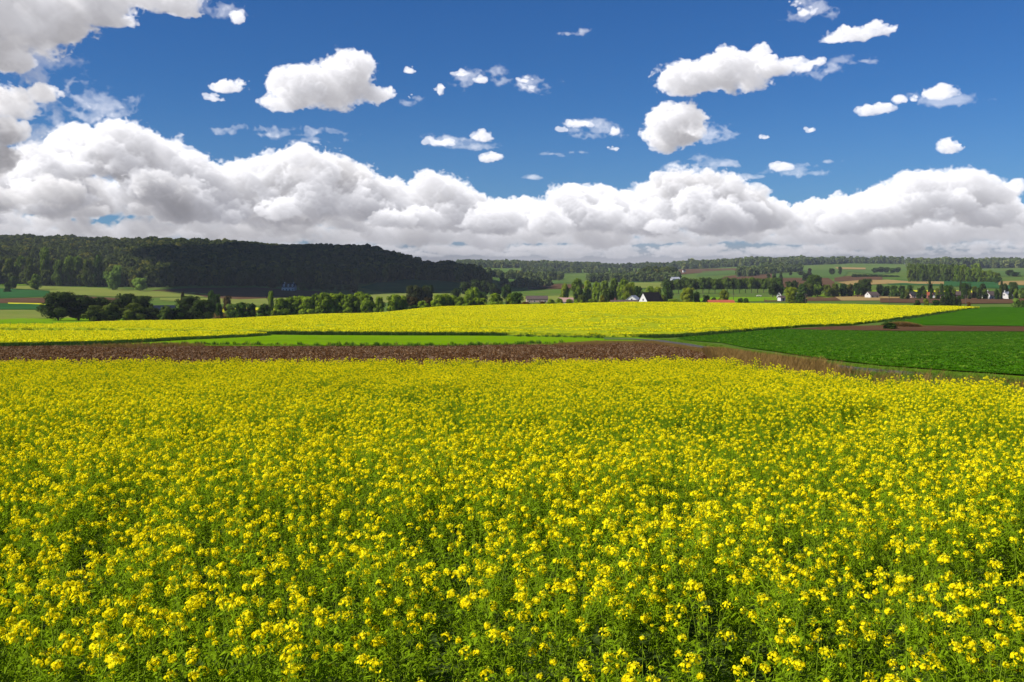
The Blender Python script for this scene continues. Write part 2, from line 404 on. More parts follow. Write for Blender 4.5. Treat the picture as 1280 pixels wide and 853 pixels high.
# ------------------------------------------------------------------ materials
def newmat(name):
    m = bpy.data.materials.new(name); m.use_nodes = True; t = m.node_tree
    for n in list(t.nodes): t.nodes.remove(n)
    o = t.nodes.new('ShaderNodeOutputMaterial'); return m, t, o
def bsdf(t, o, col, rough=0.9, bump=None, spec=0.2):
    b = t.nodes.new('ShaderNodeBsdfPrincipled'); b.inputs['Roughness'].default_value = rough; b.inputs['Specular IOR Level'].default_value = spec
    if isinstance(col, tuple): b.inputs['Base Color'].default_value = (col+(1.0,))[:4]
    else: t.links.new(col, b.inputs['Base Color'])
    if bump is not None:
        n = t.nodes.new('ShaderNodeBump'); n.inputs['Strength'].default_value = bump[1]; n.inputs['Distance'].default_value = bump[2]
        t.links.new(bump[0].k, n.inputs['Height']); t.links.new(n.outputs[0], b.inputs['Normal'])
    t.links.new(b.outputs[0], o.inputs[0]); return b
def objco(t):
    n = t.nodes.new('ShaderNodeTexCoord'); return n.outputs['Object']
def sepv(t, v):
    n = t.nodes.new('ShaderNodeSeparateXYZ'); t.links.new(v, n.inputs[0]); return [V(t, n.outputs[i]) for i in range(3)]
def groundmat(name, c1, c2, s1, s2=None, c3=None, rows=None, bump=0.5, bd=0.1, fine=4.0):
    m, t, o = newmat(name); co = objco(t)
    n1 = noise(t, co, s1, 5, 0.6).step(0.3, 0.7)
    col = mixc(t, n1, c1, c2)
    n3 = noise(t, co, fine, 3, 0.7)
    if c3:
        n2 = noise(t, co, s2 or s1*6, 4, 0.65).step(0.48, 0.66)
        col = mixc(t, n2*0.8, col, c3)
    if rows:
        x, y, z = sepv(t, co); a, per, amt, dark = rows
        w = ((x*math.cos(a)+y*math.sin(a) + noise(t, co, 0.02, 2)*3.0)*(2*math.pi/per)).one('SINE')
        w = (w.step(0.2, 0.95) * noise(t, co, 0.03, 3, 0.6).step(0.35, 0.6))*amt
        col = mixc(t, w, col, dark)
    col = mixc(t, (n3-0.5)*0.8+0.3, col, mixc(t, 1.0, col, (0.55,0.55,0.5), 'MULTIPLY'))
    bsdf(t, o, col, 1.0, (n3 + noise(t, co, fine*0.2, 2)*1.5, bump, bd), 0.0)
    return m
def leafmat(name, c1, c2, trans=0.3, obj=True, amt=0.45, tint2=None, rough=0.7, spec=0.06):
    m, t, o = newmat(name)
    a = t.nodes.new('ShaderNodeAttribute'); a.attribute_name = 'v'
    oi = t.nodes.new('ShaderNodeObjectInfo')
    f = V(t, a.outputs['Fac'])*(1-amt) + V(t, oi.outputs['Random'])*amt
    col = mixc(t, f, c1, c2)
    if tint2: col = mixc(t, (V(t, oi.outputs['Random'])*7.31).one('FRACT').step(0.80, 0.97)*0.8, col, tint2)
    if obj: col = mixc(t, 1.0, col, oi.outputs['Color'], 'MULTIPLY')
    b = t.nodes.new('ShaderNodeBsdfPrincipled'); b.inputs['Roughness'].default_value = rough; b.inputs['Specular IOR Level'].default_value = spec
    t.links.new(col, b.inputs['Base Color'])
    tr = t.nodes.new('ShaderNodeBsdfTranslucent'); t.links.new(mixc(t, 1.0, col, (1.0, 1.0, 0.55), 'MULTIPLY'), tr.inputs[0])
    mx = t.nodes.new('ShaderNodeMixShader'); mx.inputs[0].default_value = trans
    t.links.new(b.outputs[0], mx.inputs[1]); t.links.new(tr.outputs[0], mx.inputs[2]); t.links.new(mx.outputs[0], o.inputs[0])
    return m
def plain(name, c1, c2=None, s=1.0, rough=0.9, bump=0.2, spec=0.2):
    m, t, o = newmat(name); co = objco(t); c2 = c2 or tuple(x*0.75 for x in c1)
    n = noise(t, co, s, 5, 0.6)
    bsdf(t, o, mixc(t, n.step(0.35, 0.65), c1, c2), rough, (n, bump, 0.03), spec); return m
M = {}
M['petal'] = leafmat('mustard_petal', (0.94,0.78,0.003), (0.98,0.89,0.008), 0.50, False, 0.3)
M['petal_far'] = leafmat('far_mustard_flower', (0.72,0.63,0.003), (0.80,0.72,0.006), 0.35, False, 0.3)
M['bud'] = leafmat('mustard_bud', (0.50,0.50,0.02), (0.62,0.60,0.03), 0.25, False, 0.3)
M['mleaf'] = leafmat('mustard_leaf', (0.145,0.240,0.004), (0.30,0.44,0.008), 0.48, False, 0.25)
M['mstem'] = leafmat('mustard_stem', (0.15,0.23,0.015), (0.24,0.34,0.02), 0.2, False, 0.4)
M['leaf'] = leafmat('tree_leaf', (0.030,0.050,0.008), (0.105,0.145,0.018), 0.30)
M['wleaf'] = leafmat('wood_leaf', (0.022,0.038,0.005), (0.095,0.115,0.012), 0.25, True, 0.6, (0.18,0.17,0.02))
M['fleaf'] = leafmat('far_wood_leaf', (0.055,0.085,0.025), (0.13,0.16,0.035), 0.25, True, 0.6, (0.17,0.18,0.04))  # lighter leaf copy: sunlit, hazy look of distant woods put into the colour
M['bark'] = plain('bark', (0.09,0.07,0.05), (0.05,0.04,0.03), 3.0)
M['soil'] = groundmat('field_soil', (0.06,0.10,0.02), (0.05,0.065,0.02), 0.3, bump=0.4)
M['ground'] = groundmat('pasture', (0.095,0.155,0.025), (0.07,0.125,0.02), 0.01, 0.05, (0.13,0.14,0.035), fine=0.8)
M['plough'] = groundmat('ploughed_soil', (0.085,0.040,0.018), (0.055,0.027,0.013), 0.25, 1.5, (0.13,0.075,0.04), bump=1.0, bd=0.3, fine=5.0)
M['plough_far'] = groundmat('bare_soil', (0.110,0.058,0.030), (0.085,0.045,0.024), 0.02, 0.08, (0.13,0.08,0.04), bump=0.5, bd=0.2, fine=1.0)
M['grass'] = groundmat('bright_grass', (0.150,0.270,0.003), (0.115,0.230,0.003), 0.03, 0.2, (0.17,0.27,0.008), bump=0.5, bd=0.06, fine=2.5)
M['clover'] = groundmat('leafy_crop', (0.036,0.118,0.002), (0.027,0.092,0.002), 0.06, 0.35, (0.052,0.145,0.003), rows=(1.2,6.0,0.25,(0.055,0.16,0.01)), bump=0.9, bd=0.2, fine=3.0)
M['pasture2'] = groundmat('hill_pasture', (0.075,0.135,0.028), (0.062,0.115,0.024), 0.015, 0.06, (0.09,0.14,0.035), fine=0.6)
M['teal'] = groundmat('beet_crop', (0.030,0.105,0.028), (0.024,0.085,0.022), 0.03, fine=0.8)
M['tan'] = groundmat('stubble', (0.19,0.22,0.045), (0.15,0.19,0.035), 0.02, 0.1, (0.21,0.20,0.05), fine=0.7)
M['straw'] = groundmat('dry_stubble', (0.33,0.22,0.085), (0.27,0.19,0.07), 0.02, fine=0.7)
M['farcrop'] = groundmat('far_flowering_crop', (0.62,0.56,0.02), (0.48,0.48,0.02), 0.03, fine=0.6)
M['under'] = groundmat('mustard_canopy', (0.42,0.42,0.012), (0.26,0.32,0.012), 0.25, 0.8, (0.13,0.20,0.01), bump=0.8, bd=0.25, fine=1.6)
M['dry'] = leafmat('dry_grass', (0.14,0.075,0.022), (0.26,0.17,0.05), 0.25, False, 0.5)
M['blade'] = leafmat('verge_grass', (0.07,0.13,0.012), (0.15,0.24,0.02), 0.3, False, 0.5)
M['darkblade'] = leafmat('field_edge_grass_shade', (0.020,0.050,0.008), (0.05,0.10,0.012), 0.2, False, 0.5)  # dark blades, also carrying the shade of the far crop's front wall
M['beet'] = leafmat('crop_leaf', (0.030,0.105,0.002), (0.070,0.18,0.004), 0.3, False, 0.5, (0.16,0.26,0.02))
M['clod'] = leafmat('clod', (0.036,0.015,0.004), (0.080,0.036,0.013), 0.0, False, 0.6, (0.20,0.115,0.05), 1.0, 0.0)
M['stalk'] = leafmat('dead_stalk', (0.20,0.12,0.07), (0.38,0.27,0.17), 0.1, False, 0.5)
M['asphalt'] = plain('track_surface', (0.095,0.090,0.085), (0.07,0.066,0.06), 1.2, 1.0, 0.2, 0.0)
M['white'] = plain('white_render', (0.50,0.49,0.46), (0.43,0.42,0.40), 0.6)
M['pinkish'] = plain('pale_brick', (0.42,0.30,0.24), (0.36,0.26,0.21), 0.8)
M['brick'] = plain('red_brick', (0.28,0.12,0.08), (0.22,0.10,0.07), 1.0)
M['tile_brown'] = plain('brown_tiles', (0.095,0.065,0.055), (0.07,0.05,0.045), 1.0)
M['tile_red'] = plain('red_tiles', (0.36,0.085,0.035), (0.28,0.07,0.035), 1.0)
M['tile_pink'] = plain('faded_tiles', (0.34,0.21,0.17), (0.28,0.17,0.14), 1.0)
M['slate'] = plain('slate', (0.030,0.028,0.030), (0.020,0.019,0.021), 1.0, 0.8, 0.2, 0.05)
M['black_roof'] = plain('black_tiles', (0.016,0.014,0.015), (0.010,0.009,0.010), 1.0, 0.9, 0.2, 0.03)
M['blue_roof'] = plain('blue_sheet_roof', (0.012,0.017,0.034), (0.009,0.013,0.026), 0.5, 0.7, 0.1, 0.08)
M['grey_roof'] = plain('grey_sheet_roof', (0.30,0.31,0.34), (0.24,0.25,0.28), 0.5, 0.6)
M['glass'] = plain('dark_window', (0.03,0.035,0.04), (0.02,0.022,0.025), 1.0, 0.15, 0.0, 0.5)
M['wood'] = plain('weathered_wood', (0.10,0.08,0.06), (0.07,0.055,0.045), 3.0)
M['hide'] = plain('pale_hide', (0.62,0.58,0.50), (0.5,0.45,0.38), 2.0)

# ------------------------------------------------------------------ ground sheet
nX, nY = len(GX), len(GY)
gx, gy = np.meshgrid(GX, GY, indexing='ij')
idx = np.arange(nX*nY).reshape(nX, nY)
fq = np.stack([idx[:-1,:-1], idx[1:,:-1], idx[1:,1:], idx[:-1,1:]], -1).reshape(-1, 4)
# split each quad in two triangles so that Z() and the sheet agree closely
ft = np.concatenate([fq[:, [0,1,2]], fq[:, [0,2,3]]])
g = ob('ground', mesh('ground', np.stack([gx, gy, GZ], -1).reshape(-1, 3), ft, [M['ground']], smooth=True)); tag(g, kind='structure')

def inpoly(P, poly):
    x, y = P[:, 0], P[:, 1]; c = np.zeros(len(P), bool); n = len(poly)
    for i in range(n):
        (xa, ya), (xb, yb) = poly[i], poly[(i+1) % n]
        c ^= ((ya > y) != (yb > y)) & (x < (xb-xa)*(y-ya)/((yb-ya) if yb != ya else 1e-9) + xa)
    return c
def densify(poly, step):
    out = []
    for i in range(len(poly)):
        a, b = np.array(poly[i]), np.array(poly[(i+1) % len(poly)]); L = np.linalg.norm(b-a)
        st = step(0.5*(a+b)); n = max(1, int(L/st))
        for k in range(n): out.append(tuple(a+(b-a)*k/n))
    return out
def patch(name, poly, mat, lift=None, wall=0.0, kind='structure', wig=0.0):
    """a field: a sheet cut to a plan outline, lying on the ground sheet; wall > 0 raises it as a standing crop"""
    step = lambda p: max(1.5, np.hypot(p[0], p[1])*0.02)
    P = densify(poly, step)
    if wig: P = [(x+wig*float(vn(x, y, 9, 5)), y+wig*float(vn(x, y, 9, 6))) for x, y in P]
    A = np.array(P); lo, hi = A.min(0), A.max(0)
    xs = []; y = lo[1]
    while y < hi[1]:
        d = max(1.5, y*0.02); n = int((hi[0]-lo[0])/d)+1
        xs += [(lo[0]+(k+0.5*((len(xs)) % 2))*d, y) for k in range(n)]; y += d
    I = np.array(xs).reshape(-1, 2); I = I[inpoly(I, P)] if len(I) else I
    if len(I):
        keep = np.ones(len(I), bool)
        for a in A:
            keep &= np.hypot(I[:, 0]-a[0], I[:, 1]-a[1]) > 0.45*step(a)
        I = I[keep]
    pts = [Vector((float(a), float(b))) for a, b in P] + [Vector((float(a), float(b))) for a, b in I]
    n = len(P)
    vs, es, fs, *_ = delaunay_2d_cdt(pts, [(i, (i+1) % n) for i in range(n)], [list(range(n))], 1, 1e-4)
    vv = np.array([(p.x, p.y) for p in vs]); dist = np.hypot(vv[:, 0], vv[:, 1])
    l = (lift if lift is not None else 0.0) + 0.02 + dist*2.2e-4
    zz = Z(vv[:, 0], vv[:, 1]) + l
    faces = [tuple(f) for f in fs]; V3 = [(a, b, c) for (a, b), c in zip(vv, zz)]
    if wall > 0:
        V3 = [(a, b, c+wall) for a, b, c in V3]
        cnt = {}
        for f in faces:
            for i in range(len(f)):
                e = (f[i], f[(i+1) % len(f)]); cnt[e] = cnt.get(e, 0)+1
        for (a, b) in [e for e in cnt if (e[1], e[0]) not in cnt]:
            k = len(V3); V3 += [(V3[a][0], V3[a][1], V3[a][2]-wall-0.3), (V3[b][0], V3[b][1], V3[b][2]-wall-0.3)]
            faces.append((b, a, k, k+1))
    o = ob(name, mesh(name, V3, faces, [mat], smooth=wall == 0)); tag(o, kind=kind); return o
def pixpoly(pp, ymin=100):
    out = []
    for p in pp:
        if len(p) == 2: out.append(plan(p[0], p[1], ymin))
        else: out.append((at(p[0], p[2]), p[2]))            # (px, None, Y)
    return [(float(a), float(b)) for a, b in out]

# ------------------------------------------------------------------ scatter: geometry nodes instances, for what nobody could count
def scatter(name, P, rot, scl, idx, sources, mat=None):
    me = bpy.data.meshes.new(name); me.vertices.add(len(P)); me.vertices.foreach_set('co', np.asarray(P, np.float32).ravel())
    for nm, ty, dat in (('rot', 'FLOAT_VECTOR', rot), ('scl', 'FLOAT_VECTOR', scl)):
        a = me.attributes.new(nm, ty, 'POINT'); a.data.foreach_set('vector', np.asarray(dat, np.float32).ravel())
    a = me.attributes.new('idx', 'INT', 'POINT'); a.data.foreach_set('value', np.asarray(idx, np.int32))
    o = ob(name, me)
    c = bpy.data.collections.new(name+'_kinds')
    for i, s in enumerate(sources):
        q = bpy.data.objects.new('%s_kind_%03d' % (name, i), s); c.objects.link(q)
    ng = bpy.data.node_groups.new(name, 'GeometryNodeTree')
    ng.interface.new_socket('Geometry', in_out='INPUT', socket_type='NodeSocketGeometry')
    ng.interface.new_socket('Geometry', in_out='OUTPUT', socket_type='NodeSocketGeometry')
    N = ng.nodes; L = ng.links
    gi = N.new('NodeGroupInput'); go = N.new('NodeGroupOutput'); ip = N.new('GeometryNodeInstanceOnPoints')
    ci = N.new('GeometryNodeCollectionInfo'); ci.inputs['Collection'].default_value = c
    ci.inputs['Separate Children'].default_value = True; ci.inputs['Reset Children'].default_value = True
    def at_(nm, ty):
        n = N.new('GeometryNodeInputNamedAttribute'); n.data_type = ty; n.inputs['Name'].default_value = nm; return n.outputs['Attribute']
    L.new(gi.outputs[0], ip.inputs['Points']); L.new(ci.outputs[0], ip.inputs['Instance']); ip.inputs['Pick Instance'].default_value = True
    L.new(at_('idx', 'INT'), ip.inputs['Instance Index']); L.new(at_('scl', 'FLOAT_VECTOR'), ip.inputs['Scale'])
    er = N.new('FunctionNodeEulerToRotation'); L.new(at_('rot', 'FLOAT_VECTOR'), er.inputs[0]); L.new(er.outputs[0], ip.inputs['Rotation'])
    L.new(ip.outputs[0], go.inputs[0])
    md = o.modifiers.new('scatter', 'NODES'); md.node_group = ng
    return o
def quads(C, U, Wv):
    """quads centred at C with half-axes U and Wv"""
    n = len(C); v = np.stack([C-U-Wv, C+U-Wv, C+U+Wv, C-U+Wv], 1).reshape(-1, 3)
    return v, np.arange(4*n).reshape(n, 4)
def randdir(n, g, up=0.0):
    d = g.standard_normal((n, 3)); d[:, 2] += up; return d/np.linalg.norm(d, axis=1, keepdims=True)
def frame(Nn, g):
    r = randdir(len(Nn), g); u = np.cross(Nn, r); u /= np.linalg.norm(u, axis=1, keepdims=True)+1e-9; return u, np.cross(Nn, u)
class QB:       # quad batch with material index and tint value
    def __init__(s): s.v = []; s.f = []; s.m = []; s.a = []; s.n = 0
    def add(s, v, f, m, a):
        s.v.append(v); s.f.append(f+s.n); s.m.append(np.full(len(f), m)); s.a.append(np.broadcast_to(a, len(f)).astype(float)); s.n += len(v)
    def tube(s, pts, r0, r1, m, a, k=3):
        pts = np.asarray(pts, float); n = len(pts); rr = np.linspace(r0, r1, n)
        ang = np.arange(k)*2*math.pi/k; ring = np.stack([np.cos(ang), np.sin(ang), 0*ang], 1)
        v = (pts[:, None] + ring[None]*rr[:, None, None]).reshape(-1, 3)
        f = np.array([(i*k+j, i*k+(j+1) % k, (i+1)*k+(j+1) % k, (i+1)*k+j) for i in range(n-1) for j in range(k)])
        s.add(v, f, m, a)
    def mesh(s, name, mats): return mesh(name, np.concatenate(s.v), np.concatenate(s.f), mats, np.concatenate(s.m), attr=np.concatenate(s.a))

# ------------------------------------------------------------------ field outlines (plan positions found from the terrain)
EDGE = [(-900,None,62),(0,None,46),(400,None,46),(640,None,45.5),(820,None,46),(900,None,45),(925,None,41.5),(1000,None,36),(1100,None,31),(1200,None,27),(1280,None,23.5),(1500,None,17),(2600,None,9)]
edge = pixpoly(EDGE)
near_poly = [(-70,-3)] + edge + [(25,-3)]
near_poly[1] = (-75, 47.0)
patch('mustard_field_floor', near_poly, M['soil'], 0.0)
# ploughed strip
pl_top = [(-260,433),(0,434),(120,432.5),(320,434),(560,433.5),(690,431),(760,428),(815,428),(870,436),(930,447),(985,458)]
patch('ploughed_field', pixpoly([(-260,None,47),(0,None,47.3),(640,None,47),(900,None,46.3),(930,None,43.5),(1000,None,38),(1040,None,37)] + [(p[0], p[1]) for p in [(1015,461)] + pl_top[::-1]], 38), M['plough'], 0.02)
# asphalt track between ploughed strip and green field
trk_a = [(755,424.5),(790,424.3),(830,426.5),(862,431),(900,437),(950,445),(1010,455),(1075,462.5),(1140,468),(1210,474),(1300,482)]
trk_b = [(1300,485.5),(1200,477.5),(1130,471),(1060,466),(1000,458),(945,448.5),(895,440),(855,433),(820,427.8),(790,425.5),(755,425.3)]
verge = [(620,431),(690,429),(745,424),(800,422.5),(850,425),(900,432),(960,442),(1030,453),(1100,460),(1180,466),(1300,474),(1420,486),(1420,None,20),(1280,None,23.8),(1200,None,27.4),(1100,None,31.5),(1000,None,36.5),(985,459),(930,448),(870,437),(815,429),(760,429),(690,432)]
patch('grass_verge', pixpoly(verge, 22), M['grass'], 0.04)
patch('track', pixpoly(trk_a+trk_b, 22), M['asphalt'], 0.10)
# bright green strip behind the ploughed soil
patch('grass_strip', pixpoly([(-260,431),(100,432),(320,433),(560,432.5),(690,430),(745,425),(755,422),(640,420.4),(500,420.2),(380,419.8),(325,419),(230,425),(120,431.5),(0,433.2),(-260,432)], 120), M['grass'], 0.03)
patch('leafy_crop_field', pixpoly([(845,424.5),(870,418),(930,414),(985,412),(1030,414.5),(1130,415),(1280,415.5),(1600,417),(1700,480),(1420,482),(1300,472),(1180,464),(1100,458),(1030,450),(960,439),(900,429)], 24), M['clover'], 0.06)
patch('ploughed_strip', pixpoly([(985,412),(1040,409),(1100,407.5),(1280,409),(1600,411),(1600,417),(1280,415.2),(1130,414.4),(1030,413.6)], 120), M['plough_far'], 0.08)
patch('dark_crop_field', pixpoly([(1104,407),(1120,402),(1160,396),(1200,389),(1238,384.2),(1500,387),(1700,391),(1700,411),(1280,408.5),(1180,407)], 150), M['clover'], 0.08)
# ------------------------------------------------------------------ far mustard field, raised as a standing crop
FAR_H = 0.7
far1 = pixpoly([(-260,None,256),(0,412.5),(150,413.5),(320,417.3),(450,418.4),(640,419.2),(790,421.5),(850,421),(920,416),(1000,409.5),(1060,407.5),(1105,402),(1150,395.5),(1190,389.5)], 150) + pixpoly([(1222,None,392),(1180,None,445),(1000,None,440),(800,None,440),(640,None,430),(450,None,425),(320,None,412),(200,None,395),(90,None,318),(0,None,300),(-260,None,296)])
patch('mustard_canopy', far1, M['under'], 0.0, wall=FAR_H*0.72, kind='stuff')
left_y = pixpoly([(-260,None,246),(0,417),(150,417.4),(300,418.6),(334,419.6),(230,425),(120,431),(0,433.5),(-260,None,140)], 130)
patch('mustard_canopy', left_y, M['under'], 0.0, wall=FAR_H*0.72, kind='stuff')

# ------------------------------------------------------------------ fields of the valley and the hillsides
def fld(name, mat, pts, ymin, lift=0.0): patch(name, pixpoly(pts, ymin), M[mat], lift)
fld('meadow', 'grass', [(-200,400),(60,399),(110,397.5),(200,400),(200,408),(100,404.5),(0,409),(-200,411)], 300, .05)
fld('stubble_field', 'tan', [(-200,390),(58,388.5),(100,392),(120,398),(60,398.5),(0,400),(-200,401)], 430, .05)
fld('beet_field', 'teal', [(-200,381),(0,380),(58,381.2),(90,384),(90,388),(0,387.5),(-200,388)], 430, .07)
fld('flowering_field', 'farcrop', [(10,379),(56,380),(60,381.5),(10,380.2)], 430, .1)
fld('ploughed_slope', 'plough_far', [(-200,375),(0,374),(56,372.6),(110,371),(170,374),(170,378),(60,379),(0,379.5),(-200,380)], 430, .05)
fld('beet_slope', 'teal', [(-200,359),(0,361),(30,362.5),(62,364.4),(60,371),(30,372.3),(0,373.3),(-200,374)], 520, .1)
fld('stubble_slope', 'tan', [(12,357.6),(60,358.5),(120,360.5),(200,363.5),(262,368),(262,372),(150,371.5),(110,370),(63,368),(62,364),(30,362),(12,361)], 520, .12)
fld('meadow_slope', 'grass', [(-200,349),(0,351),(38,354.5),(40,356.5),(12,357.3),(-200,357)], 700, .1)
fld('shaded_slope', 'plough_far', [(185,363.5),(250,360.5),(320,360),(400,365),(400,370.5),(300,375),(262,373),(240,368)], 520, .12)
fld('stubble_belt', 'tan', [(262,373),(300,375),(400,371),(460,365),(640,371),(640,378),(500,378),(350,384),(262,380),(200,376),(200,373)], 520, .1)
fld('flowering_plot', 'farcrop', [(264,386),(294,386),(348,384),(352,391),(294,391.5),(264,391.3)], 470, .1)
fld('shaded_meadow', 'teal', [(450,360),(480,351),(510,347.6),(540,349.5),(585,356),(575,362),(540,367),(480,366)], 700, .12)
fld('valley_meadow', 'tan', [(650,371),(700,370),(760,372),(760,379),(690,379),(650,379)], 560, .1)
fld('valley_meadow', 'grass', [(880,372),(960,372),(1010,369),(1060,364),(1100,363.8),(1100,366),(1010,374),(960,377),(860,378)], 560, .1)
fld('bare_valley_field', 'plough_far', [(955,374),(1008,368.5),(1110,365.6),(1270,367),(1270,371.5),(1200,372),(1110,373.4),(1052,376.6),(955,377.6)], 520, .1)
fld('straw_valley_field', 'straw', [(1043,371.4),(1105,371),(1190,373),(1190,375.8),(1110,376.4),(1052,376.5)], 540, .16)
fld('bare_valley_field', 'plough_far', [(1100,373.5),(1200,373),(1290,374),(1290,379.8),(1200,380.5),(1100,378.8)], 500, .2)
fld('straw_valley_field', 'tan', [(1250,368.5),(1400,368),(1400,373),(1240,372.5)], 540, .2)
fld('flowering_belt', 'farcrop', [(1130,363.6),(1220,364.4),(1220,366.6),(1130,365.4)], 600, .2)
fld('valley_crop', 'teal', [(1095,366),(1190,367.5),(1190,371),(1105,370)], 560, .22)
for q in [[(655,340),(700,338.5),(735,339.5),(735,341.5),(690,342.5),(655,342)],[(705,334.5),(735,334),(750,335),(745,336.8),(705,336.6)],[(600,347),(650,346),(655,350),(600,351)],[(640,353),(700,351.5),(720,354),(640,356)]]:
    fld('green_valley_side', 'pasture2', q, 1000, .3)
fld('bare_valley_side', 'plough_far', [(660,358),(700,355.5),(735,357),(735,361),(660,362)], 900, .3)
# hill on the right
fld('ploughed_hillside', 'plough_far', [(1043,347.5),(1075,345),(1103,347),(1103,350),(1075,352),(1043,352.5)], 800, .2)
fld('bare_hillside', 'plough_far', [(965,348),(1035,348),(1043,353),(1043,360),(965,360)], 800, .2)
fld('straw_hillside', 'straw', [(1046,353.4),(1072,351),(1110,350.4),(1180,352.6),(1180,356),(1110,355.4),(1060,357)], 800, .24)
fld('green_hillside', 'pasture2', [(960,344),(1002,342),(1040,339),(1060,340),(1055,346),(1040,348),(1000,347),(960,348)], 1000, .25)
fld('beet_hillside', 'teal', [(1102,350.2),(1130,350.5),(1280,352),(1280,362),(1180,358),(1110,356.5)], 800, .2)
fld('flowering_hilltop', 'farcrop', [(950,335.6),(1002,335.8),(1002,337.6),(950,338)], 1500, .3)
fld('straw_hilltop', 'straw', [(1044,334.6),(1082,335.2),(1082,337.4),(1048,337)], 1500, .35)
fld('green_hilltop', 'pasture2', [(1002,338),(1080,338),(1120,341),(1100,344),(1060,340),(1002,341.5)], 1500, .3)
fld('green_valley_side', 'teal', [(780,347),(840,347.5),(842,351),(790,353)], 1000, .3)
fld('bare_valley_side', 'plough_far', [(850,337.2),(930,336),(930,338.5),(900,340),(850,344),(840,342)], 1500, .3)
fld('green_valley_side', 'pasture2', [(878,340.2),(918,338.4),(920,343),(870,346)], 1500, .35)
fld('straw_valley_side', 'plough_far', [(905,346.5),(945,341),(965,340),(965,350),(900,350)], 900, .3)
fld('green_valley_side', 'tan', [(780,354),(830,354),(850,358),(850,362),(780,360)], 800, .3)
fld('straw_valley_side', 'straw', [(1248,352.2),(1420,351.5),(1420,357.5),(1248,357)], 800, .3)
fld('green_hilltop', 'pasture2', [(1235,340),(1280,339),(1420,339),(1420,346),(1245,347)], 1500, .3)

# ------------------------------------------------------------------ mustard plants of the near field
def flower_head(q, c, r, g, n):
    d = randdir(n, g, 0.8); P = c + d*np.array([r, r, r*0.75])*g.uniform(0.75, 1.08, (n, 1))
    Nn = d*0.9 + randdir(n, g)*0.55; Nn /= np.linalg.norm(Nn, axis=1, keepdims=True)
    u, w = frame(Nn, g); s = g.uniform(0.0050, 0.0085, (n, 1)); tt = g.random(n)
    for a, b in ((u, w), (w, u)):
        v, f = quads(P + Nn*0.0006*(a is w), a*s, b*s*0.46); q.add(v, f, 0, tt)
    n2 = 7; P2 = c + np.array([0, 0, r*0.85]) + g.standard_normal((n2, 3))*r*0.25; u, w = frame(randdir(n2, g, 1), g)
    v, f = quads(P2, u*0.0035, w*0.0035); q.add(v, f, 1, g.random(n2))
def plant(seed, flowers=True):
    g = np.random.default_rng(100+seed); q = QB(); H = g.uniform(0.80, 1.12) if flowers else g.uniform(0.55, 0.8)
    lean = g.normal(0, 0.09, 2)
    def path(p0, az, out, z1, n=5):
        tt = np.linspace(0, 1, n)[:, None]
        e = np.array([math.cos(az)*out, math.sin(az)*out, z1-p0[2]])
        return p0 + np.concatenate([e[0]*tt**0.8, e[1]*tt**0.8, e[2]*tt], 1)
    main = np.stack([lean[0]*np.linspace(0, 1, 6)**2, lean[1]*np.linspace(0, 1, 6)**2, np.linspace(-0.05, H, 6)], 1)
    q.tube(main, 0.0045, 0.0016, 3, g.random())
    tips = [main[-1]]; paths = [main]
    nb = g.integers(5, 10) if flowers else 5
    for k in range(nb):
        z0 = H*g.uniform(0.35, 0.78); p0 = np.array([np.interp(z0, main[:, 2], main[:, 0]), np.interp(z0, main[:, 2], main[:, 1]), z0])
        pt = path(p0, g.uniform(0, 6.283), g.uniform(0.07, 0.24), H*g.uniform(0.72, 1.02))
        q.tube(pt, 0.0028, 0.0012, 3, g.random()); tips.append(pt[-1]); paths.append(pt)
    for tp in tips:
        if flowers:
            big = g.random() < 0.75
            if g.random() < 0.92: flower_head(q, tp, g.uniform(0.015, 0.035) if big else 0.011, g, int(g.integers(24, 42)) if big else 12)
        # pods and pedicels under the head
        n = 12; z = g.uniform(0.02, 0.17, n); d = randdir(n, g); d[:, 2] = np.abs(d[:, 2])*0.7+0.2
        L = g.uniform(0.012, 0.022, (n, 1)); C = tp + np.stack([0*z, 0*z, -z], 1) + d*L; u, w = frame(d, g)
        v, f = quads(C, d*L, w*0.0016); q.add(v, f, 2, 0.5+0.5*g.random(n))
    # leaves: lobed blades bent once
    for pi, pt in enumerate(paths):
        n = 30 if pi == 0 else 18
        if not flowers: n = int(n*1.7)
        for k in range(n):
            s = g.random()**0.8*0.85; i = s*(len(pt)-1); a = int(min(i, len(pt)-2)); c = pt[a]+(pt[a+1]-pt[a])*(i-a)
            az = g.uniform(0, 6.283); L = g.uniform(0.012, 0.038)*(1.35-0.75*c[2]/H); wd = L*g.uniform(0.16, 0.36)
            d = np.array([math.cos(az), math.sin(az), g.uniform(-0.1, 0.9)]); sd = np.array([-math.sin(az), math.cos(az), g.uniform(-.5, .5)])*wd
            m1 = c + d*L; m2 = m1 + (d+np.array([0, 0, -0.9]))*L*0.8
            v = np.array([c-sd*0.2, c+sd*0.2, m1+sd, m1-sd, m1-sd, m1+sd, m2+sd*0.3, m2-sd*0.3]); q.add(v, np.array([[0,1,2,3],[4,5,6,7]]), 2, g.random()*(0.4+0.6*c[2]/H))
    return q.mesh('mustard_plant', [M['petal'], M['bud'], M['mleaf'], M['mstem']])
kinds = [plant(i) for i in range(11)] + [plant(50+i, False) for i in range(4)]
def grid_jit(x0, x1, y0, y1, d, g):
    xs = np.arange(x0, x1, d); ys = np.arange(y0, y1, d); X, Y = np.meshgrid(xs, ys); P = np.stack([X.ravel(), Y.ravel()], 1)
    return P + g.uniform(-0.55, 0.55, P.shape)*d
g = np.random.default_rng(5)
P = grid_jit(-36, 30, 0.9, 47, 0.215, g)
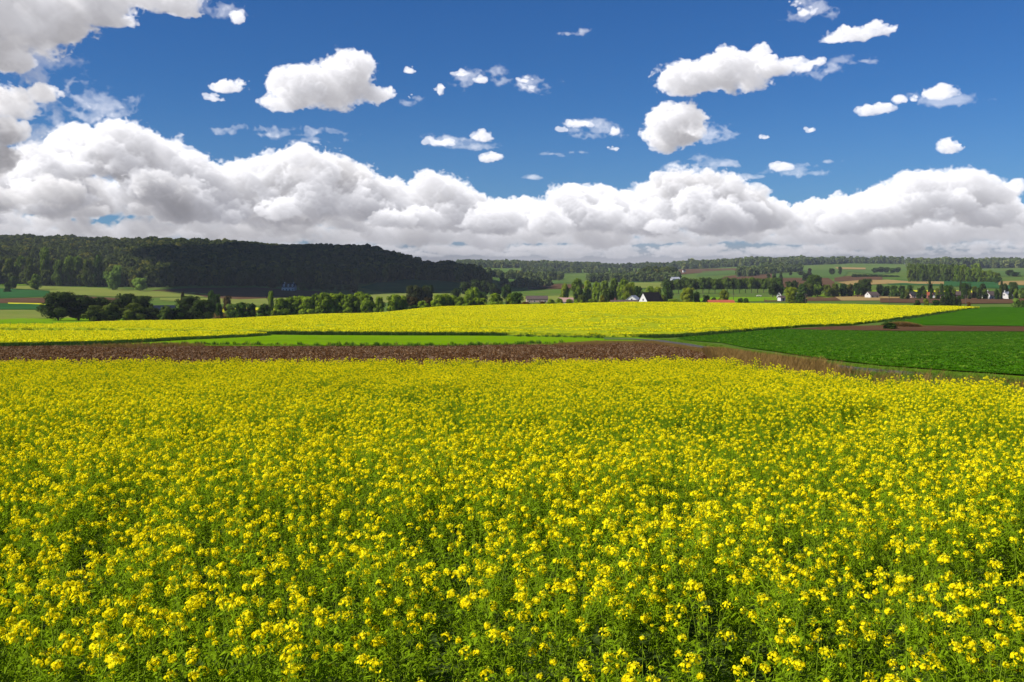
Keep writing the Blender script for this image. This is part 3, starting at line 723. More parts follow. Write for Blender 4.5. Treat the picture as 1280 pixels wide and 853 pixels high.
npoly = densify(near_poly, lambda p: 1.0); npoly = [(x+0.3*float(vn(x, y, 2, 3)), y+0.35*float(vn(x, y, 1.5, 4))) for x, y in npoly]
P = P[(np.abs(P[:, 0]) < 2.6+P[:, 1]*0.60) & inpoly(P, npoly)]
patchy = vn(P[:, 0], P[:, 1], 2.4, 7)*0.6 + vn(P[:, 0], P[:, 1], 0.8, 8)*0.5 + vn(P[:, 0], P[:, 1]*1.0, 7, 9)*0.4
low = patchy < -0.62
flow = (g.random(len(P)) < 0.56+0.40*np.clip((P[:, 1]-4)/11, 0, 1)+0.12*np.clip(patchy, -1, 1)) & ~(low & (g.random(len(P)) < 0.55))
keepf = flow | (g.random(len(P)) < 0.95)
P = P[keepf]; flow = flow[keepf]; patchy = patchy[keepf]
n = len(P); sc = g.uniform(0.88, 1.09, n)*(1+0.085*np.clip(patchy, -1.6, 1.2))
idx_ = np.where(flow, g.integers(0, 11, n), g.integers(11, 15, n))
rot = np.stack([g.normal(0, 0.10, n), g.normal(0, 0.10, n)+0.03, g.uniform(0, 6.283, n)], 1)
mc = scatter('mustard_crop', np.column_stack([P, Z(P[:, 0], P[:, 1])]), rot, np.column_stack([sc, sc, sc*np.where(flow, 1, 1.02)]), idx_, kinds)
tag(mc, kind='stuff'); print('plants', n)

# ------------------------------------------------------------------ far mustard: tiles of flower tops
def tile(seed, ny=72, ng=40):
    g = np.random.default_rng(seed); q = QB(); r = 0.95
    a = g.uniform(0, 6.283, ny); s = np.sqrt(g.random(ny))*r; z = g.uniform(0.50, 0.78, ny)
    u, w = frame(randdir(ny, g, 0.9), g); h = g.uniform(0.05, 0.105, (ny, 1))
    v, f = quads(np.stack([np.cos(a)*s, np.sin(a)*s, z], 1), u*h, w*h*0.8); q.add(v, f, 0, g.random(ny))
    a = g.uniform(0, 6.283, ng); s = np.sqrt(g.random(ng))*r; z = g.uniform(0.18, 0.70, ng)
    d = randdir(ng, g, 1.5); u = np.cross(d, randdir(ng, g)); u /= np.linalg.norm(u, axis=1, keepdims=True)
    v, f = quads(np.stack([np.cos(a)*s, np.sin(a)*s, z], 1), u*g.uniform(0.03, 0.08, (ng, 1)), d*0.16); q.add(v, f, 2, g.random(ng))
    return q.mesh('crop_top', [M['petal_far'], M['bud'], M['mleaf']])
tiles = [tile(200+i) for i in range(4)] + [tile(210+i, 26, 60) for i in range(2)]
def far_crop(poly, seed):
    g = np.random.default_rng(seed); A = np.array(poly); pts = []
    lo, hi = A.min(0), A.max(0); P = grid_jit(lo[0], hi[0], lo[1], hi[1], 1.5, g); P = P[inpoly(P, poly)]
    # thin places: streaks along the rows, thinner at the near foot of the slope
    st = vn(P[:, 0]+P[:, 1]*0.35, P[:, 1], 16, seed)*0.5 + vn(P[:, 0]*0.09+P[:, 1]*0.02, P[:, 1]-P[:, 0]*0.04, 2.6, seed+1)*0.85 + vn(P[:, 0], P[:, 1], 2.0, seed+2)*0.45
    foot = np.clip(1-(P[:, 1]-200)/120, 0, 1)*(P[:, 0] > -60)
    thin = st + foot*0.75 > 0.85
    n = len(P); i = np.where(thin, g.integers(4, 6, n), g.integers(0, 4, n))
    sc = np.where(thin, g.uniform(0.5, 0.75, n), g.uniform(0.85, 1.1, n))
    o = scatter('mustard_crop', np.column_stack([P, Z(P[:, 0], P[:, 1])]), np.column_stack([g.normal(0, .04, n), g.normal(0, .04, n), g.uniform(0, 6.283, n)]), np.column_stack([g.uniform(.9, 1.2, n), g.uniform(.9, 1.2, n), sc]), i, tiles)
    tag(o, kind='stuff'); print('far tiles', n)
far_crop(far1, 31); far_crop(left_y, 36)

# ------------------------------------------------------------------ low growth: tufts, clods, leafy crop
def tuft(seed, n, h, w, spread, mat, lean=0.35):
    g = np.random.default_rng(seed); q = QB()
    for k in range(n):
        a = g.uniform(0, 6.283); r = spread*math.sqrt(g.random()); c = np.array([math.cos(a)*r, math.sin(a)*r, 0]); L = h*g.uniform(0.5, 1.15)
        b = g.uniform(0, 6.283); d = np.array([math.cos(b)*lean, math.sin(b)*lean, 1.0])*L*0.5; sd = np.array([-math.sin(b), math.cos(b), 0])*w
        m1 = c+d; m2 = m1+d*np.array([1.8, 1.8, 0.8]); v = np.array([c-sd, c+sd, m1+sd*.8, m1-sd*.8, m1-sd*.8, m1+sd*.8, m2+sd*.15, m2-sd*.15])
        q.add(v, np.array([[0,1,2,3],[4,5,6,7]]), 0, g.random())
    return q.mesh('tuft', [mat])
def clump(seed, n, r, h, s, mat):
    g = np.random.default_rng(seed); q = QB(); a = g.uniform(0, 6.283, n); rr = r*np.sqrt(g.random(n))
    u, w = frame(randdir(n, g, 1.2), g); sz = g.uniform(0.6, 1.3, (n, 1))*s
    v, f = quads(np.stack([np.cos(a)*rr, np.sin(a)*rr, g.uniform(0.02, h, n)], 1), u*sz, w*sz*0.6); q.add(v, f, 0, g.random(n)); return q.mesh('clump', [mat])
def clodm(seed):
    g = np.random.default_rng(seed); n = 7; r = g.uniform(0.6, 1.2, (4, 6)); q = QB()
    v = []; 
    for i, z in enumerate((-0.1, 0.35, 0.8, 1.0)):
        for j in range(6):
            k = (1.0, 0.95, 0.6, 0.15)[i]*r[i, j]; v.append((math.cos(j*1.047)*k*0.12, math.sin(j*1.047)*k*0.12, z*0.11*r[2, 2]))
    f = np.array([(i*6+j, i*6+(j+1) % 6, (i+1)*6+(j+1) % 6, (i+1)*6+j) for i in range(3) for j in range(6)])
    q.add(np.array(v), f, 0, g.random(len(f))); return q.mesh('clod', [M['clod']])
def sprinkle(name, poly, d, sources, seed, smin, smax, dens=None, zoff=0.02, tilt=0.1):
    g = np.random.default_rng(seed); A = np.array(poly); lo, hi = A.min(0), A.max(0)
    P = grid_jit(lo[0], hi[0], lo[1], hi[1], d, g); P = P[inpoly(P, poly)]
    P = P[np.abs(P[:, 0]) < 12+P[:, 1]*0.66]
    if dens is not None: P = P[g.random(len(P)) < dens(P[:, 0], P[:, 1])]
    n = len(P); s = g.uniform(smin, smax, n)
    o = scatter(name, np.column_stack([P, Z(P[:, 0], P[:, 1])+zoff+np.hypot(P[:, 0], P[:, 1])*2e-4]), np.column_stack([g.normal(0, tilt, n), g.normal(0, tilt, n), g.uniform(0, 6.283, n)]), np.column_stack([s, s, s]), g.integers(0, len(sources), n), sources)
    tag(o, kind='stuff'); print(name, n); return o
S_dry = [tuft(300+i, 26, 0.62, 0.010, 0.16, M['dry']) for i in range(3)]
S_gr = [tuft(310+i, 24, 0.26, 0.009, 0.18, M['blade'], 0.6) for i in range(3)]
S_edge = [tuft(320+i, 30, 0.75, 0.03, 0.45, M['darkblade'], 0.35) for i in range(2)]
S_beet = [clump(330+i, 22, 0.30, 0.16, 0.05, M['beet']) for i in range(4)]
S_clod = [clodm(340+i) for i in range(4)] + [tuft(345+i, 5, 0.16, 0.008, 0.10, M['stalk'], 1.6) for i in range(2)]
pf = pixpoly([(-200,None,48),(640,None,48),(900,None,47.5),(1000,None,38.5),(1020,460.5)] + [(p[0], p[1]) for p in pl_top[::-1]], 38)
sprinkle('clods', pf, 0.36, S_clod, 41, 0.4, 1.15, tilt=0.4)
lf = pixpoly([(845,424.5),(870,418.4),(930,414.4),(985,412.4),(1130,415.4),(1290,416),(1290,471),(1180,463.5),(1100,457.5),(1030,449.5),(960,438.5),(900,428.5)], 24)
sprinkle('leafy_crop', lf, 0.50, S_beet, 42, 0.5, 1.0)
def strip(line, w, ymin):        # a band along a line of photo points
    Q = np.array(pixpoly(line, ymin)); T = np.gradient(Q, axis=0); T /= np.linalg.norm(T, axis=1, keepdims=True); Nn = np.stack([-T[:, 1], T[:, 0]], 1)
    return [tuple(x) for x in Q+Nn*w/2] + [tuple(x) for x in (Q-Nn*w/2)[::-1]]
# dry brown grass on the bank of the track
sprinkle('dry_grass', pixpoly([(1000,None,37.2),(925,None,43),(905,None,50),(880,441),(905,443),(940,450.5),(990,457),(1030,461),(1120,470),(1120,None,31.5)], 30), 0.20, S_dry, 43, 0.5, 1.25, lambda x, y: np.clip((1062-(640+F*x/y))/90, 0, 1))
sprinkle('dry_grass', pixpoly([(905,None,50),(880,443),(850,436),(815,430.5),(770,430),(745,432),(690,433),(700,431),(745,428),(815,428.2),(855,434),(905,442),(925,447.5)], 40), 0.24, S_dry, 54, 0.22, 0.6)
sprinkle('dry_grass', pixpoly([(100,434),(160,432),(230,430.5),(260,433),(160,437)], 60), 0.5, S_dry, 44, 0.5, 1.0, lambda x, y: 0.4)
sprinkle('verge_grass', pixpoly([(800,423),(850,425.5),(900,432.5),(960,442.5),(1030,453.5),(1100,460.5),(1180,466.5),(1290,475),(1290,480),(1200,474),(1140,467.5),(1075,462),(1010,454.5),(950,444.5),(900,436.5),(862,430.5),(830,426)], 22), 0.26, S_gr, 45, 0.3, 0.8)
sprinkle('verge_grass', pixpoly([(1300,486),(1200,478.5),(1130,472),(1060,467),(1000,459.5),(1000,None,37),(1100,None,31.8),(1200,None,27.8),(1290,None,23.8)], 22), 0.21, S_gr+S_gr+S_gr+S_gr+S_dry[:1], 46, 0.5, 1.1)
sprinkle('verge_grass', strip([(-100,432.6),(120,432.6),(230,431.5),(400,432.5),(600,432.3),(700,430)], 3.0, 110), 0.45, S_gr+S_gr+S_dry[:1]+S_edge[:1], 47, 0.35, 0.9)
sprinkle('verge_grass', pixpoly(trk_a[7:]+trk_b[:4], 22), 0.20, S_gr, 55, 0.5, 1.2, lambda x, y: np.clip(((640+F*x/y)-1125)/70, 0.1, 1))
# dark tufts along the far mustard's foot, wall shade put into their colour
sprinkle('edge_grass_shade', strip([(318,418.2),(450,419.4),(560,419.8),(632,420.2)], 3.0, 150), 0.55, S_edge, 48, 0.7, 1.2)
sprinkle('edge_grass_shade', strip([(-150,415.4),(0,414.6),(150,415),(260,416),(325,418)], 3.0, 150), 0.9, S_edge+S_gr, 49, 0.4, 0.65)
sprinkle('edge_grass_shade', strip([(334,420),(230,425.5),(120,431.4),(0,434)], 2.5, 110), 0.6, S_edge, 50, 0.5, 0.9)
sprinkle('edge_grass_shade', strip([(640,421),(700,422),(755,423.4)], 3.0, 150), 0.8, S_edge+S_gr, 51, 0.5, 0.9)
sprinkle('edge_grass_shade', strip([(800,423),(850,421.8),(890,418.8),(930,415),(965,412.2)], 2.2, 120), 0.5, S_edge, 52, 0.6, 1.1)
sprinkle('edge_grass_shade', strip([(1104,403.4),(1122,401.6),(1150,396.8),(1190,390.4)], 3, 150), 1.4, S_edge, 53, 0.5, 0.9)

# ------------------------------------------------------------------ trees
def crown(seed, shape='round', nc=26, nl=2600, ls=0.045, low=0.18, core=True):
    """unit crown: height 0..1, half-width 0.5; leaf clumps on uneven lobes"""
    g = np.random.default_rng(seed); q = QB()
    def prof(z):
        if shape == 'round': return math.sqrt(max(0, 1-((z-0.55)/0.47)**2))
        if shape == 'oval': return max(0, math.sin(math.pi*min(1, (z-0.04)/0.96)**0.85))**0.6
        if shape == 'cone': return max(0, 1.02-z)**0.8*(1 if z > low else .6)
        if shape == 'poplar': return max(0, math.sin(math.pi*min(1, max(0, (z-0.18)/0.82))**0.8))**0.5
        if shape == 'bush': return math.sqrt(max(0, 1-(z/1.0)**2.2))
        if shape == 'spiky': return max(0, math.sin(math.pi*(0.12+0.86*z)))**0.55
    Cs = []; rs = []
    for k in range(nc):
        z = g.uniform(low, 0.93); p = prof(z); a = g.uniform(0, 6.283); d = p*0.5*g.uniform(0.40, 0.98)
        r = g.uniform(0.075, 0.175)*(1.0 if shape != 'cone' else 0.7); Cs.append((math.cos(a)*d, math.sin(a)*d, min(z, 0.97-r*0.8))); rs.append(r)
    Cs.append((0, 0, 0.9 if shape != 'bush' else 0.8)); rs.append(0.10)
    Cs = np.array(Cs); rs = np.array(rs)
    w = rs**2; pick = g.choice(len(rs), nl, p=w/w.sum()); d = randdir(nl, g, 0.35)
    rad = rs[pick]*g.uniform(0.72, 1.12, nl)
    P = Cs[pick] + d*rad[:, None]*np.array([1.05, 1.05, 0.85])
    oc = P-np.array([0, 0, 0.42]); oc /= np.linalg.norm(oc, axis=1, keepdims=True); Nn = d*0.8+oc*0.5+randdir(nl, g)*0.5; Nn /= np.linalg.norm(Nn, axis=1, keepdims=True); u, ww = frame(Nn, g)
    s = g.uniform(0.6, 1.3, (nl, 1))*ls*0.5; v, f = quads(P, u*s, ww*s*0.75)
    tint = g.random(len(rs))[pick]*0.65 + g.random(nl)*0.35
    q.add(v, f, 0, tint)
    if core:          # leafy inside so that the crown is not hollow
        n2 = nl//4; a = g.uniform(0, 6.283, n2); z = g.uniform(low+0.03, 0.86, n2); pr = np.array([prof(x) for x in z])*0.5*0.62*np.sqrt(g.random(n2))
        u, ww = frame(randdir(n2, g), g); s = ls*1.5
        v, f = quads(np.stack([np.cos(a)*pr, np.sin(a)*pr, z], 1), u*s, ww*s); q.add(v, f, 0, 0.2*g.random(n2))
    return q
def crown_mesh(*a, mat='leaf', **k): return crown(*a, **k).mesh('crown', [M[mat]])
def trunk_mesh(seed, top=0.7, r=0.022, limbs=5):
    g = random.Random(seed); m = MB(); m.tube([(0,0,-0.03),(g.uniform(-.01,.01),0,top*0.5),(g.uniform(-.03,.03),g.uniform(-.03,.03),top)], [r*1.25, r, r*0.4], 7)
    for k in range(limbs):
        a = g.uniform(0, 6.283); z = top*g.uniform(0.3, 0.8); m.tube([(0,0,z),(math.cos(a)*0.12, math.sin(a)*0.12, z+0.12),(math.cos(a)*0.26, math.sin(a)*0.26, z+0.26)], [r*0.5, r*0.35, r*0.15], 5)
    return mesh('trunk', m.v, m.f, [M['bark']], None, True)
def kind_(seed, shape, **k):
    tr = {'round':(0.6,0.026,6), 'oval':(0.7,0.022,6), 'cone':(0.9,0.02,3), 'poplar':(0.9,0.016,4), 'bush':(0.5,0.02,6), 'spiky':(0.8,0.02,5)}[shape]
    return (crown_mesh(seed, shape, **k), trunk_mesh(seed, *tr))
TK = {'round':[kind_(400+i, 'round', low=0.2) for i in range(3)], 'oval':[kind_(410+i, 'oval', low=0.10) for i in range(3)], 'poplar':[kind_(420+i, 'poplar', low=0.30) for i in range(3)],
 'full':[kind_(425+i, 'oval', low=0.04, nc=34) for i in range(3)],
 'bush':[kind_(430+i, 'bush', low=0.03) for i in range(3)], 'cone':[kind_(440, 'cone', low=0.1, nc=34)], 'spiky':[kind_(450+i, 'spiky', low=0.04, nc=40, ls=0.034, nl=4200) for i in range(2)],
 'big':[kind_(460+i, 'round', low=0.14, nc=46, nl=5200, ls=0.034) for i in range(3)]}
tk_n = {}
def tree(name, cat, px, top, w, Y, kind, col, label, group=None, rot=None):
    """px, top, w: column, row of the top and width in photo px; Y: distance in metres"""
    X = at(px, Y); z = z1(X, Y); H = ZC - Y*(top-HROW)/F - z; wd = w*Y/F
    i = tk_n.get(kind, 0); tk_n[kind] = i+1; cm, tm = TK[kind][i % len(TK[kind])]
    e = ob(name, None); e.location = (X, Y, z-0.1); e.rotation_euler = (0, 0, i*2.399 if rot is None else rot)
    if H < 1.5: print('LOW', label, px, round(H, 1)); H = 1.5
    if not 0.28 < wd/H < 2.8: print('SHAPE', label, px, 'H', round(H, 1), 'W', round(wd, 1))
    for nm, me in (('crown', cm), ('trunk', tm)):
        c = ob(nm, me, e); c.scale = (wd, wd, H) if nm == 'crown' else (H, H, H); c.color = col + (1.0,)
    tag(e, label, cat, group); return e
ORD = ['first','second','third','fourth','fifth','sixth','seventh','eighth','ninth','tenth','eleventh','twelfth','thirteenth','fourteenth','fifteenth','sixteenth','seventeenth','eighteenth','nineteenth','twentieth','twenty-first','twenty-second','twenty-third','twenty-fourth','twenty-fifth','twenty-sixth']
DK = (0.50,0.55,0.60); MD = (0.9,0.95,0.9); BR = (2.6,2.5,0.8); YG = (2.6,2.2,0.9); PALE = (2.3,2.3,2.4); OL = (1.3,1.15,0.8); PU = (0.9,0.42,0.6); RD = (1.3,0.5,0.4); SIL = (2.6,2.7,3.0); DG = (0.65,0.85,0.6)  # crown tints; DK also carries shade on tree faces, BR sunlight
def T_(px, top, w, Y, kind, col, label, group=None, cat='tree', name=None):
    return tree(name or {'tree':'broadleaf_tree','shrub':'shrub','bush':'bush','conifer':'conifer','poplar':'poplar_tree'}[cat], cat, px, top, w, Y, kind, col, label, group)
def trow(items, kind, col, Y, lab, group, cat='tree'):
    n = len(items)
    for i, it in enumerate(items):
        px, top, w = it[:3]; k = it[3] if len(it) > 3 else kind; c = it[4] if len(it) > 4 else col
        T_(px, top, w, Y+((i*7) % 5)*1.5, k, c, '%s from the left %s' % (ORD[i], lab), group, cat)
# group on the left, behind the grass
GL = 'dark trees and bushes of the clump around the blue roofed barn'
T_(73,364,46,432,'big',DK,'broad dark tree with trunk showing, leftmost of the clump beside the green meadow',GL)
T_(98,368,44,436,'big',DK,'second dark tree from the left in the clump, leaning crown above the meadow',GL)
T_(123,371,37,441,'round',DK,'dark round tree behind the olive bush, third from the left in the clump',GL)
T_(119,381,29,424,'full',OL,'olive brown bushy tree in front of the dark clump, above the yellow field',GL)
T_(139,379,33,426,'full',OL,'upright olive green bush right of the olive brown one in the clump',GL)
T_(158,366,32,447,'big',DK,'tall rounded dark tree in the middle of the clump, left of the blue roof',GL)
T_(174,369,34,446,'big',DK,'dark tree just left of the blue barn roof',GL)
T_(168,378,33,425,'full',OL,'wide olive green bush at the front of the clump, left of the blue roof',GL)
T_(190,384,29,430,'full',DK,'dark low tree directly in front of the blue barn roof',GL)
T_(207,381,20,424,'full',(1.5,1.5,1.4),'pale grey green bush in front of the right end of the blue roof',GL)
T_(221,384,29,428,'full',DG,'dark green bush right of the pale grey green bush',GL)
T_(238,369,41,440,'spiky',DK,'large ragged dark tree right of the blue roofed barn',GL)
T_(253,374,32,434,'spiky',DK,'dark ragged tree closing the right end of the clump',GL)
T_(264,362,13,520,'oval',DG,'tall slender tree standing just right of the dark clump')
T_(271,367,10,540,'round',DG,'small round green tree beside the slender tree, right of the dark clump')
T_(284,369,12,560,'round',PU,'dull purple leaved tree between the clump and the low hedge')
T_(274,378,11,500,'bush',DG,'small round shrub above the bright yellow plot',None,'shrub')
T_(289,379,15,505,'bush',PALE,'pale shrub above the bright yellow plot, under the purple tree',None,'shrub')
T_(228,363.5,6,620,'bush',PU,'tiny reddish bush alone on the pale stubble slope',None,'bush')
T_(301,377,22,436,'bush',DG,'dark green bush left of the slender tree, first of the pair','bush pair left of the tall hedge','bush')
T_(314,378,18,437,'bush',DG,'rounded dark bush behind the yellow field, second of the pair','bush pair left of the tall hedge','bush')
T_(330,379,20,436,'bush',DG,'dark bush below the slender tree, left of the tall tree row',None,'bush')
T_(339,363,9,560,'oval',BR,'slender light green tree rising above the low bushes')
T_(343,387,9,432,'bush',YG,'yellow green shrub at the foot of the slender tree',None,'shrub')
# tall row
xs = [352,363,374,385,395,405,415,426,437,448,459]
tp = [372,370,369,370,366,365,366,365,367,364,366]
trow([(x, t_, 25) for x, t_ in zip(xs, tp)], 'full', (2.6,2.5,0.8), 470, 'in the tall sunlit row of trees behind the yellow field', 'trees of the tall sunlit row')  # sunlit look of the row is partly put into this bright tint
T_(474,370,15,468,'full',BR,'narrow leafy tree in the gap right of the tall sunlit row')
T_(492,367,20,470,'round',BR,'rounded tree with bright top, left of the purple leaved tree')
T_(503,369,18,474,'full',BR,'second rounded bright topped tree left of the purple leaved tree')
T_(520,356,30,640,'big',(0.7,0.55,0.5),'large dark brown green tree rising behind the hedge line')
T_(534,356,20,650,'round',DK,'dark round tree touching the large brown green one')
T_(515,370,26,500,'bush',PU,'low purple leaved tree below the large dark tree')
T_(535,371,16,500,'bush',PU,'smaller purple leaved bush at the right of the purple tree',None,'bush')
T_(529,375,15,455,'full',BR,'bright yellow green bush in front of the purple leaved trees',None,'bush')
T_(516,381,16,455,'bush',DG,'dark bush left of the bright yellow green bush',None,'bush')
trow([(548,367.5,19),(557,367,19),(566,368,19),(575,370,17)], 'full', BR, 462, 'in the short dense row left of the round bushes', 'trees of the short dense row')
trow([(585,369,15),(595,371,14),(604,372,12)], 'full', BR, 458, 'in the three low bright trees left of the separate round tree', 'three low bright trees')
T_(590,358,20,600,'round',BR,'round bright tree standing behind the three low bright trees')
T_(600,364,18,610,'round',DG,'dark green tree behind and right of the round bright tree')
T_(620,366,20,452,'full',BR,'separate round tree with dense crown at the edge of the yellow field')
T_(638,366,14,455,'full',BR,'yellow green tree just right of the separate round tree')
T_(646,365,16,450,'round',DG,'dark green tree at the top edge of the yellow field, left of the red bush')
T_(633,355,13,800,'round',DG,'round tree on the slope beyond the end of the dark wood')
T_(570,360,12,700,'round',DK,'dark round tree at the foot of the shaded meadow')
# at the foot of the dark wood, end of the hill
trow([(582,352,16),(594,349,16),(606,350,16),(616,354,14),(622,360,12)], 'round', DK, 900, 'in the dark trees at the right foot of the wooded hill', 'dark trees at the foot of the hill')
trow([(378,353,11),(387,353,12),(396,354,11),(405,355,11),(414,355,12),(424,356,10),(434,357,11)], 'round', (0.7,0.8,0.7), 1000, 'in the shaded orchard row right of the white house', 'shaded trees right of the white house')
T_(442,354,15,960,'round',(1.1,0.85,1.1),'round grey purple tree at the right end of the shaded orchard row')
T_(341,348,14,1010,'round',(1.2,0.8,0.6),'brownish tree at the edge of the dark wood left of the white house')
# edge of the wood on the left, in the sun
T_(16,345,14,900,'round',MD,'round tree alone on the bright slope, leftmost below the wood')
T_(9,353,9,860,'bush',DG,'small dark shrub left of the round tree on the bright slope',None,'shrub')
T_(44,342,14,905,'oval',BR,'light green pointed tree alone before the dark wood')
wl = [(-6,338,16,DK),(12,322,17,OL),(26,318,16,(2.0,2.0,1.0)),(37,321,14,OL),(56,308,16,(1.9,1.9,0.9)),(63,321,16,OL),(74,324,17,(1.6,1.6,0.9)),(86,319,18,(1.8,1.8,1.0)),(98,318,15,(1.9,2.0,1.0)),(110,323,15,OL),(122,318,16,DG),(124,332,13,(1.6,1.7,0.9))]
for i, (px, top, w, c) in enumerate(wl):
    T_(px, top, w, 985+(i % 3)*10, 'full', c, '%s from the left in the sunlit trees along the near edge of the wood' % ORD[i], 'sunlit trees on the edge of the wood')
T_(141,338,20,930,'big',SIL,'large silvery willow like tree before the dark wood')
T_(146,331,14,960,'round',SIL,'small silvery tree standing behind the large silvery one')
T_(175,347,19,920,'big',SIL,'separate silvery rounded tree before the dark wood, right of the other silvery trees')
# middle: low growth behind the crest
T_(658,377,14,440,'bush',RD,'low dark red bush at the crest of the yellow field, left of the small one',None,'bush')
T_(678,376.5,10,442,'bush',RD,'small dark red bush at the crest, right of the wider red bush',None,'bush')
T_(670,379,9,440,'bush',BR,'tiny green shrub between the two red bushes',None,'shrub')
trow([(689,373,13),(700,372,12),(711,373,13),(720,374,9),(728,375,8)], 'bush', BR, 520, 'in the low hedge of bushes in front of the farm wall', 'low bushes in front of the farm', 'bush')
T_(741,373,14,500,'bush',(1.8,1.7,0.9),'low olive bush behind the crest, left of the reddish bush',None,'bush')
T_(753,369,10,505,'full',(2.4,1.6,0.7),'rusty yellow bush between the dark round tree and the olive bush',None,'bush')
T_(727,368,14,540,'full',OL,'dark olive tree in front of the lime tree group')
lim = [(706,353,13,YG),(722,347,18,(2.0,2.0,0.9)),(735,350,14,BR),(745,351,13,BR),(756,350,14,(2.1,2.0,0.9)),(768,347,16,(1.8,1.8,0.9)),(779,347,16,BR),(790,352,12,BR)]
for i, (px, top, w, c) in enumerate(lim):
    T_(px, top, w, 760+(i % 3)*8, 'full', c, '%s from the left in the group of tall yellowish green trees in the valley' % ORD[i], 'tall yellowish trees in the valley')
T_(761,361,13,560,'round',DK,'small black green round tree in front of the tall yellowish group')
T_(786,354,15,610,'round',YG,'bright lime coloured tree right of the tall group')
T_(797,357,13,620,'round',DG,'green round tree right of the bright lime tree')
T_(812,357,12,700,'round',BR,'small light tree left of the poplar row')
T_(822,358,14,690,'full',YG,'small yellowish tree left of the poplar row')
T_(835,352,14,760,'full',DG,'rounded tree at the left end of the poplar row')
T_(860,359,20,600,'big',(2.6,2.1,0.7),'large golden green bushy tree in front of the poplars')
T_(871,364,9,606,'round',DG,'dark green tree leaning on the golden bushy tree')
T_(841,373,22,540,'bush',BR,'low green hedge left of the golden bushy tree',None,'bush')
T_(829,368,12,600,'bush',OL,'olive bush behind the black roofed house',None,'bush')
T_(883,368,13,560,'bush',DK,'dark round bush left of the red roof',None,'bush')
T_(892,371,9,560,'bush',DG,'small bush above the left end of the red roof',None,'bush')
T_(905,361.5,15,620,'full',(2.5,2.0,0.7),'golden bushy tree above the red roof')
T_(925,372,10,545,'bush',DG,'first low bush right of the red roof','low bushes right of the red roof','bush')
T_(933,372,9,545,'bush',DG,'second low bush right of the red roof','low bushes right of the red roof','bush')
# poplar row
for i in range(19):
    px = 833+i*7.6; T_(px, 347+1.1*math.sin(i*1.7)+(1.5 if i < 3 else 0), 13.5, 930+(i % 2)*6, 'poplar', (1.1,1.15,0.75) if i % 3 else (0.85,0.95,0.7), '%s from the left in the long row of poplars with bare trunks' % ORD[i], 'poplars with bare trunks in the long row', 'poplar')
# around the hamlet on the right
T_(989,358,17,620,'big',(2.5,2.1,0.7),'golden green tree by the crest, left of a small dark bush')
T_(1005,369,8,600,'bush',DK,'small dark bush at the right foot of the golden green tree',None,'bush')
T_(999,366,12,612,'full',DG,'dark green tree touching the golden green tree at the crest')
v1 = [(966,350,16,'round',DK),(975,347,12,'full',DG),(987,351,12,'round',DK),(994,350,9,'round',DK),(1003,354,14,'full',DG),(1012,354,12,'full',OL),(1022,355,12,'round',(1.6,1.8,1.3)),(1019,343,24,'big',(0.65,0.75,0.55)),(1035,355,12,'full',OL),(1044,354,14,'full',OL),(1054,354,13,'full',DG),(1063,354,12,'full',(1.6,1.1,0.6)),(1072,353,11,'round',DG),(1082,348,18,'big',DK),(1100,355,9,'round',DK),(1108,357,12,'bush',DG),(1117,356,12,'bush',DG),(1128,356.5,11,'bush',DK),(1137,356,12,'bush',DG)]
for i, (px, top, w, k, c) in enumerate(v1):
    T_(px, top, w, 800+(i % 4)*5, k, c, '%s from the left in the tree belt around the white farmhouse on the right' % ORD[i], 'tree belt around the white farmhouse')
h1 = [(1001,339,9,'round',DK),(1007,341,12,'bush',DK),(1016,343,11,'bush',DK),(1040,335,8,'round',DK),(1050,333,5,'round',DK),(988,337.5,4,'bush',DK),(976,340,5,'bush',DK),(968,341,6,'bush',DK),(961,342,6,'bush',DK),(1012,335,6,'bush',PU)]
for i, (px, top, w, k, c) in enumerate(h1):
    T_(px, top, w, 1700 if top < 340 else 1350, k, c, 'small dark hillside tree, %s of the scattered ones above the poplar row' % ORD[i], 'scattered small trees on the hillside')
for i in range(9):
    T_(1068+i*6.6, 342.3+0.25*i, 9, 1500, 'bush', DG if i % 2 else DK, '%s from the left in the hedge climbing the hillside' % ORD[i], 'bushes of the hillside hedge', 'bush')
h2 = [(1094,334.5,9,DG),(1101,333.5,9,DK),(1108,334,9,DK),(1116,335,9,DG),(1122,334,8,DK)]
for i, (px, top, w, c) in enumerate(h2):
    T_(px, top, w, 1850, 'round', c, '%s from the left in the dark copse on the skyline slope left of the plantation' % ORD[i], 'dark copse on the skyline slope')
# plantation on the right
k = 0
for i in range(13):
    px = 1137+i*4.9; T_(px, 328.6+1.2*math.sin(i*2.1)+i*0.10, 9.5, 1260+(i % 3)*12, 'full', (1.35,1.4,1.35) if i % 2 else (1.7,1.7,1.4), '%s from the left in the grey green half of the plantation' % ORD[i], 'grey green plantation trees', 'poplar')
for i in range(12):
    px = 1196+i*4.6; T_(px, 331.5+i*0.75+1.0*math.sin(i*1.9)-(2.5 if i in (1, 2) else 0), 10, 1230+(i % 3)*12, 'full', (2.1,2.0,0.8) if i % 3 else (1.7,1.8,0.8), '%s from the left in the yellow green half of the plantation' % ORD[i], 'yellow green plantation trees', 'poplar')
T_(1220,329,12,1500,'round',BR,'light round tree rising behind the yellow green half of the plantation')
T_(1246,346,10,1180,'round',DG,'dark round tree closing the right end of the plantation')
T_(1262,337,10,1500,'round',DK,'dark tree on the slope right of the plantation, left one of two')
T_(1269,340,12,1490,'round',DG,'dark green tree on the slope right of the plantation, right one of two')
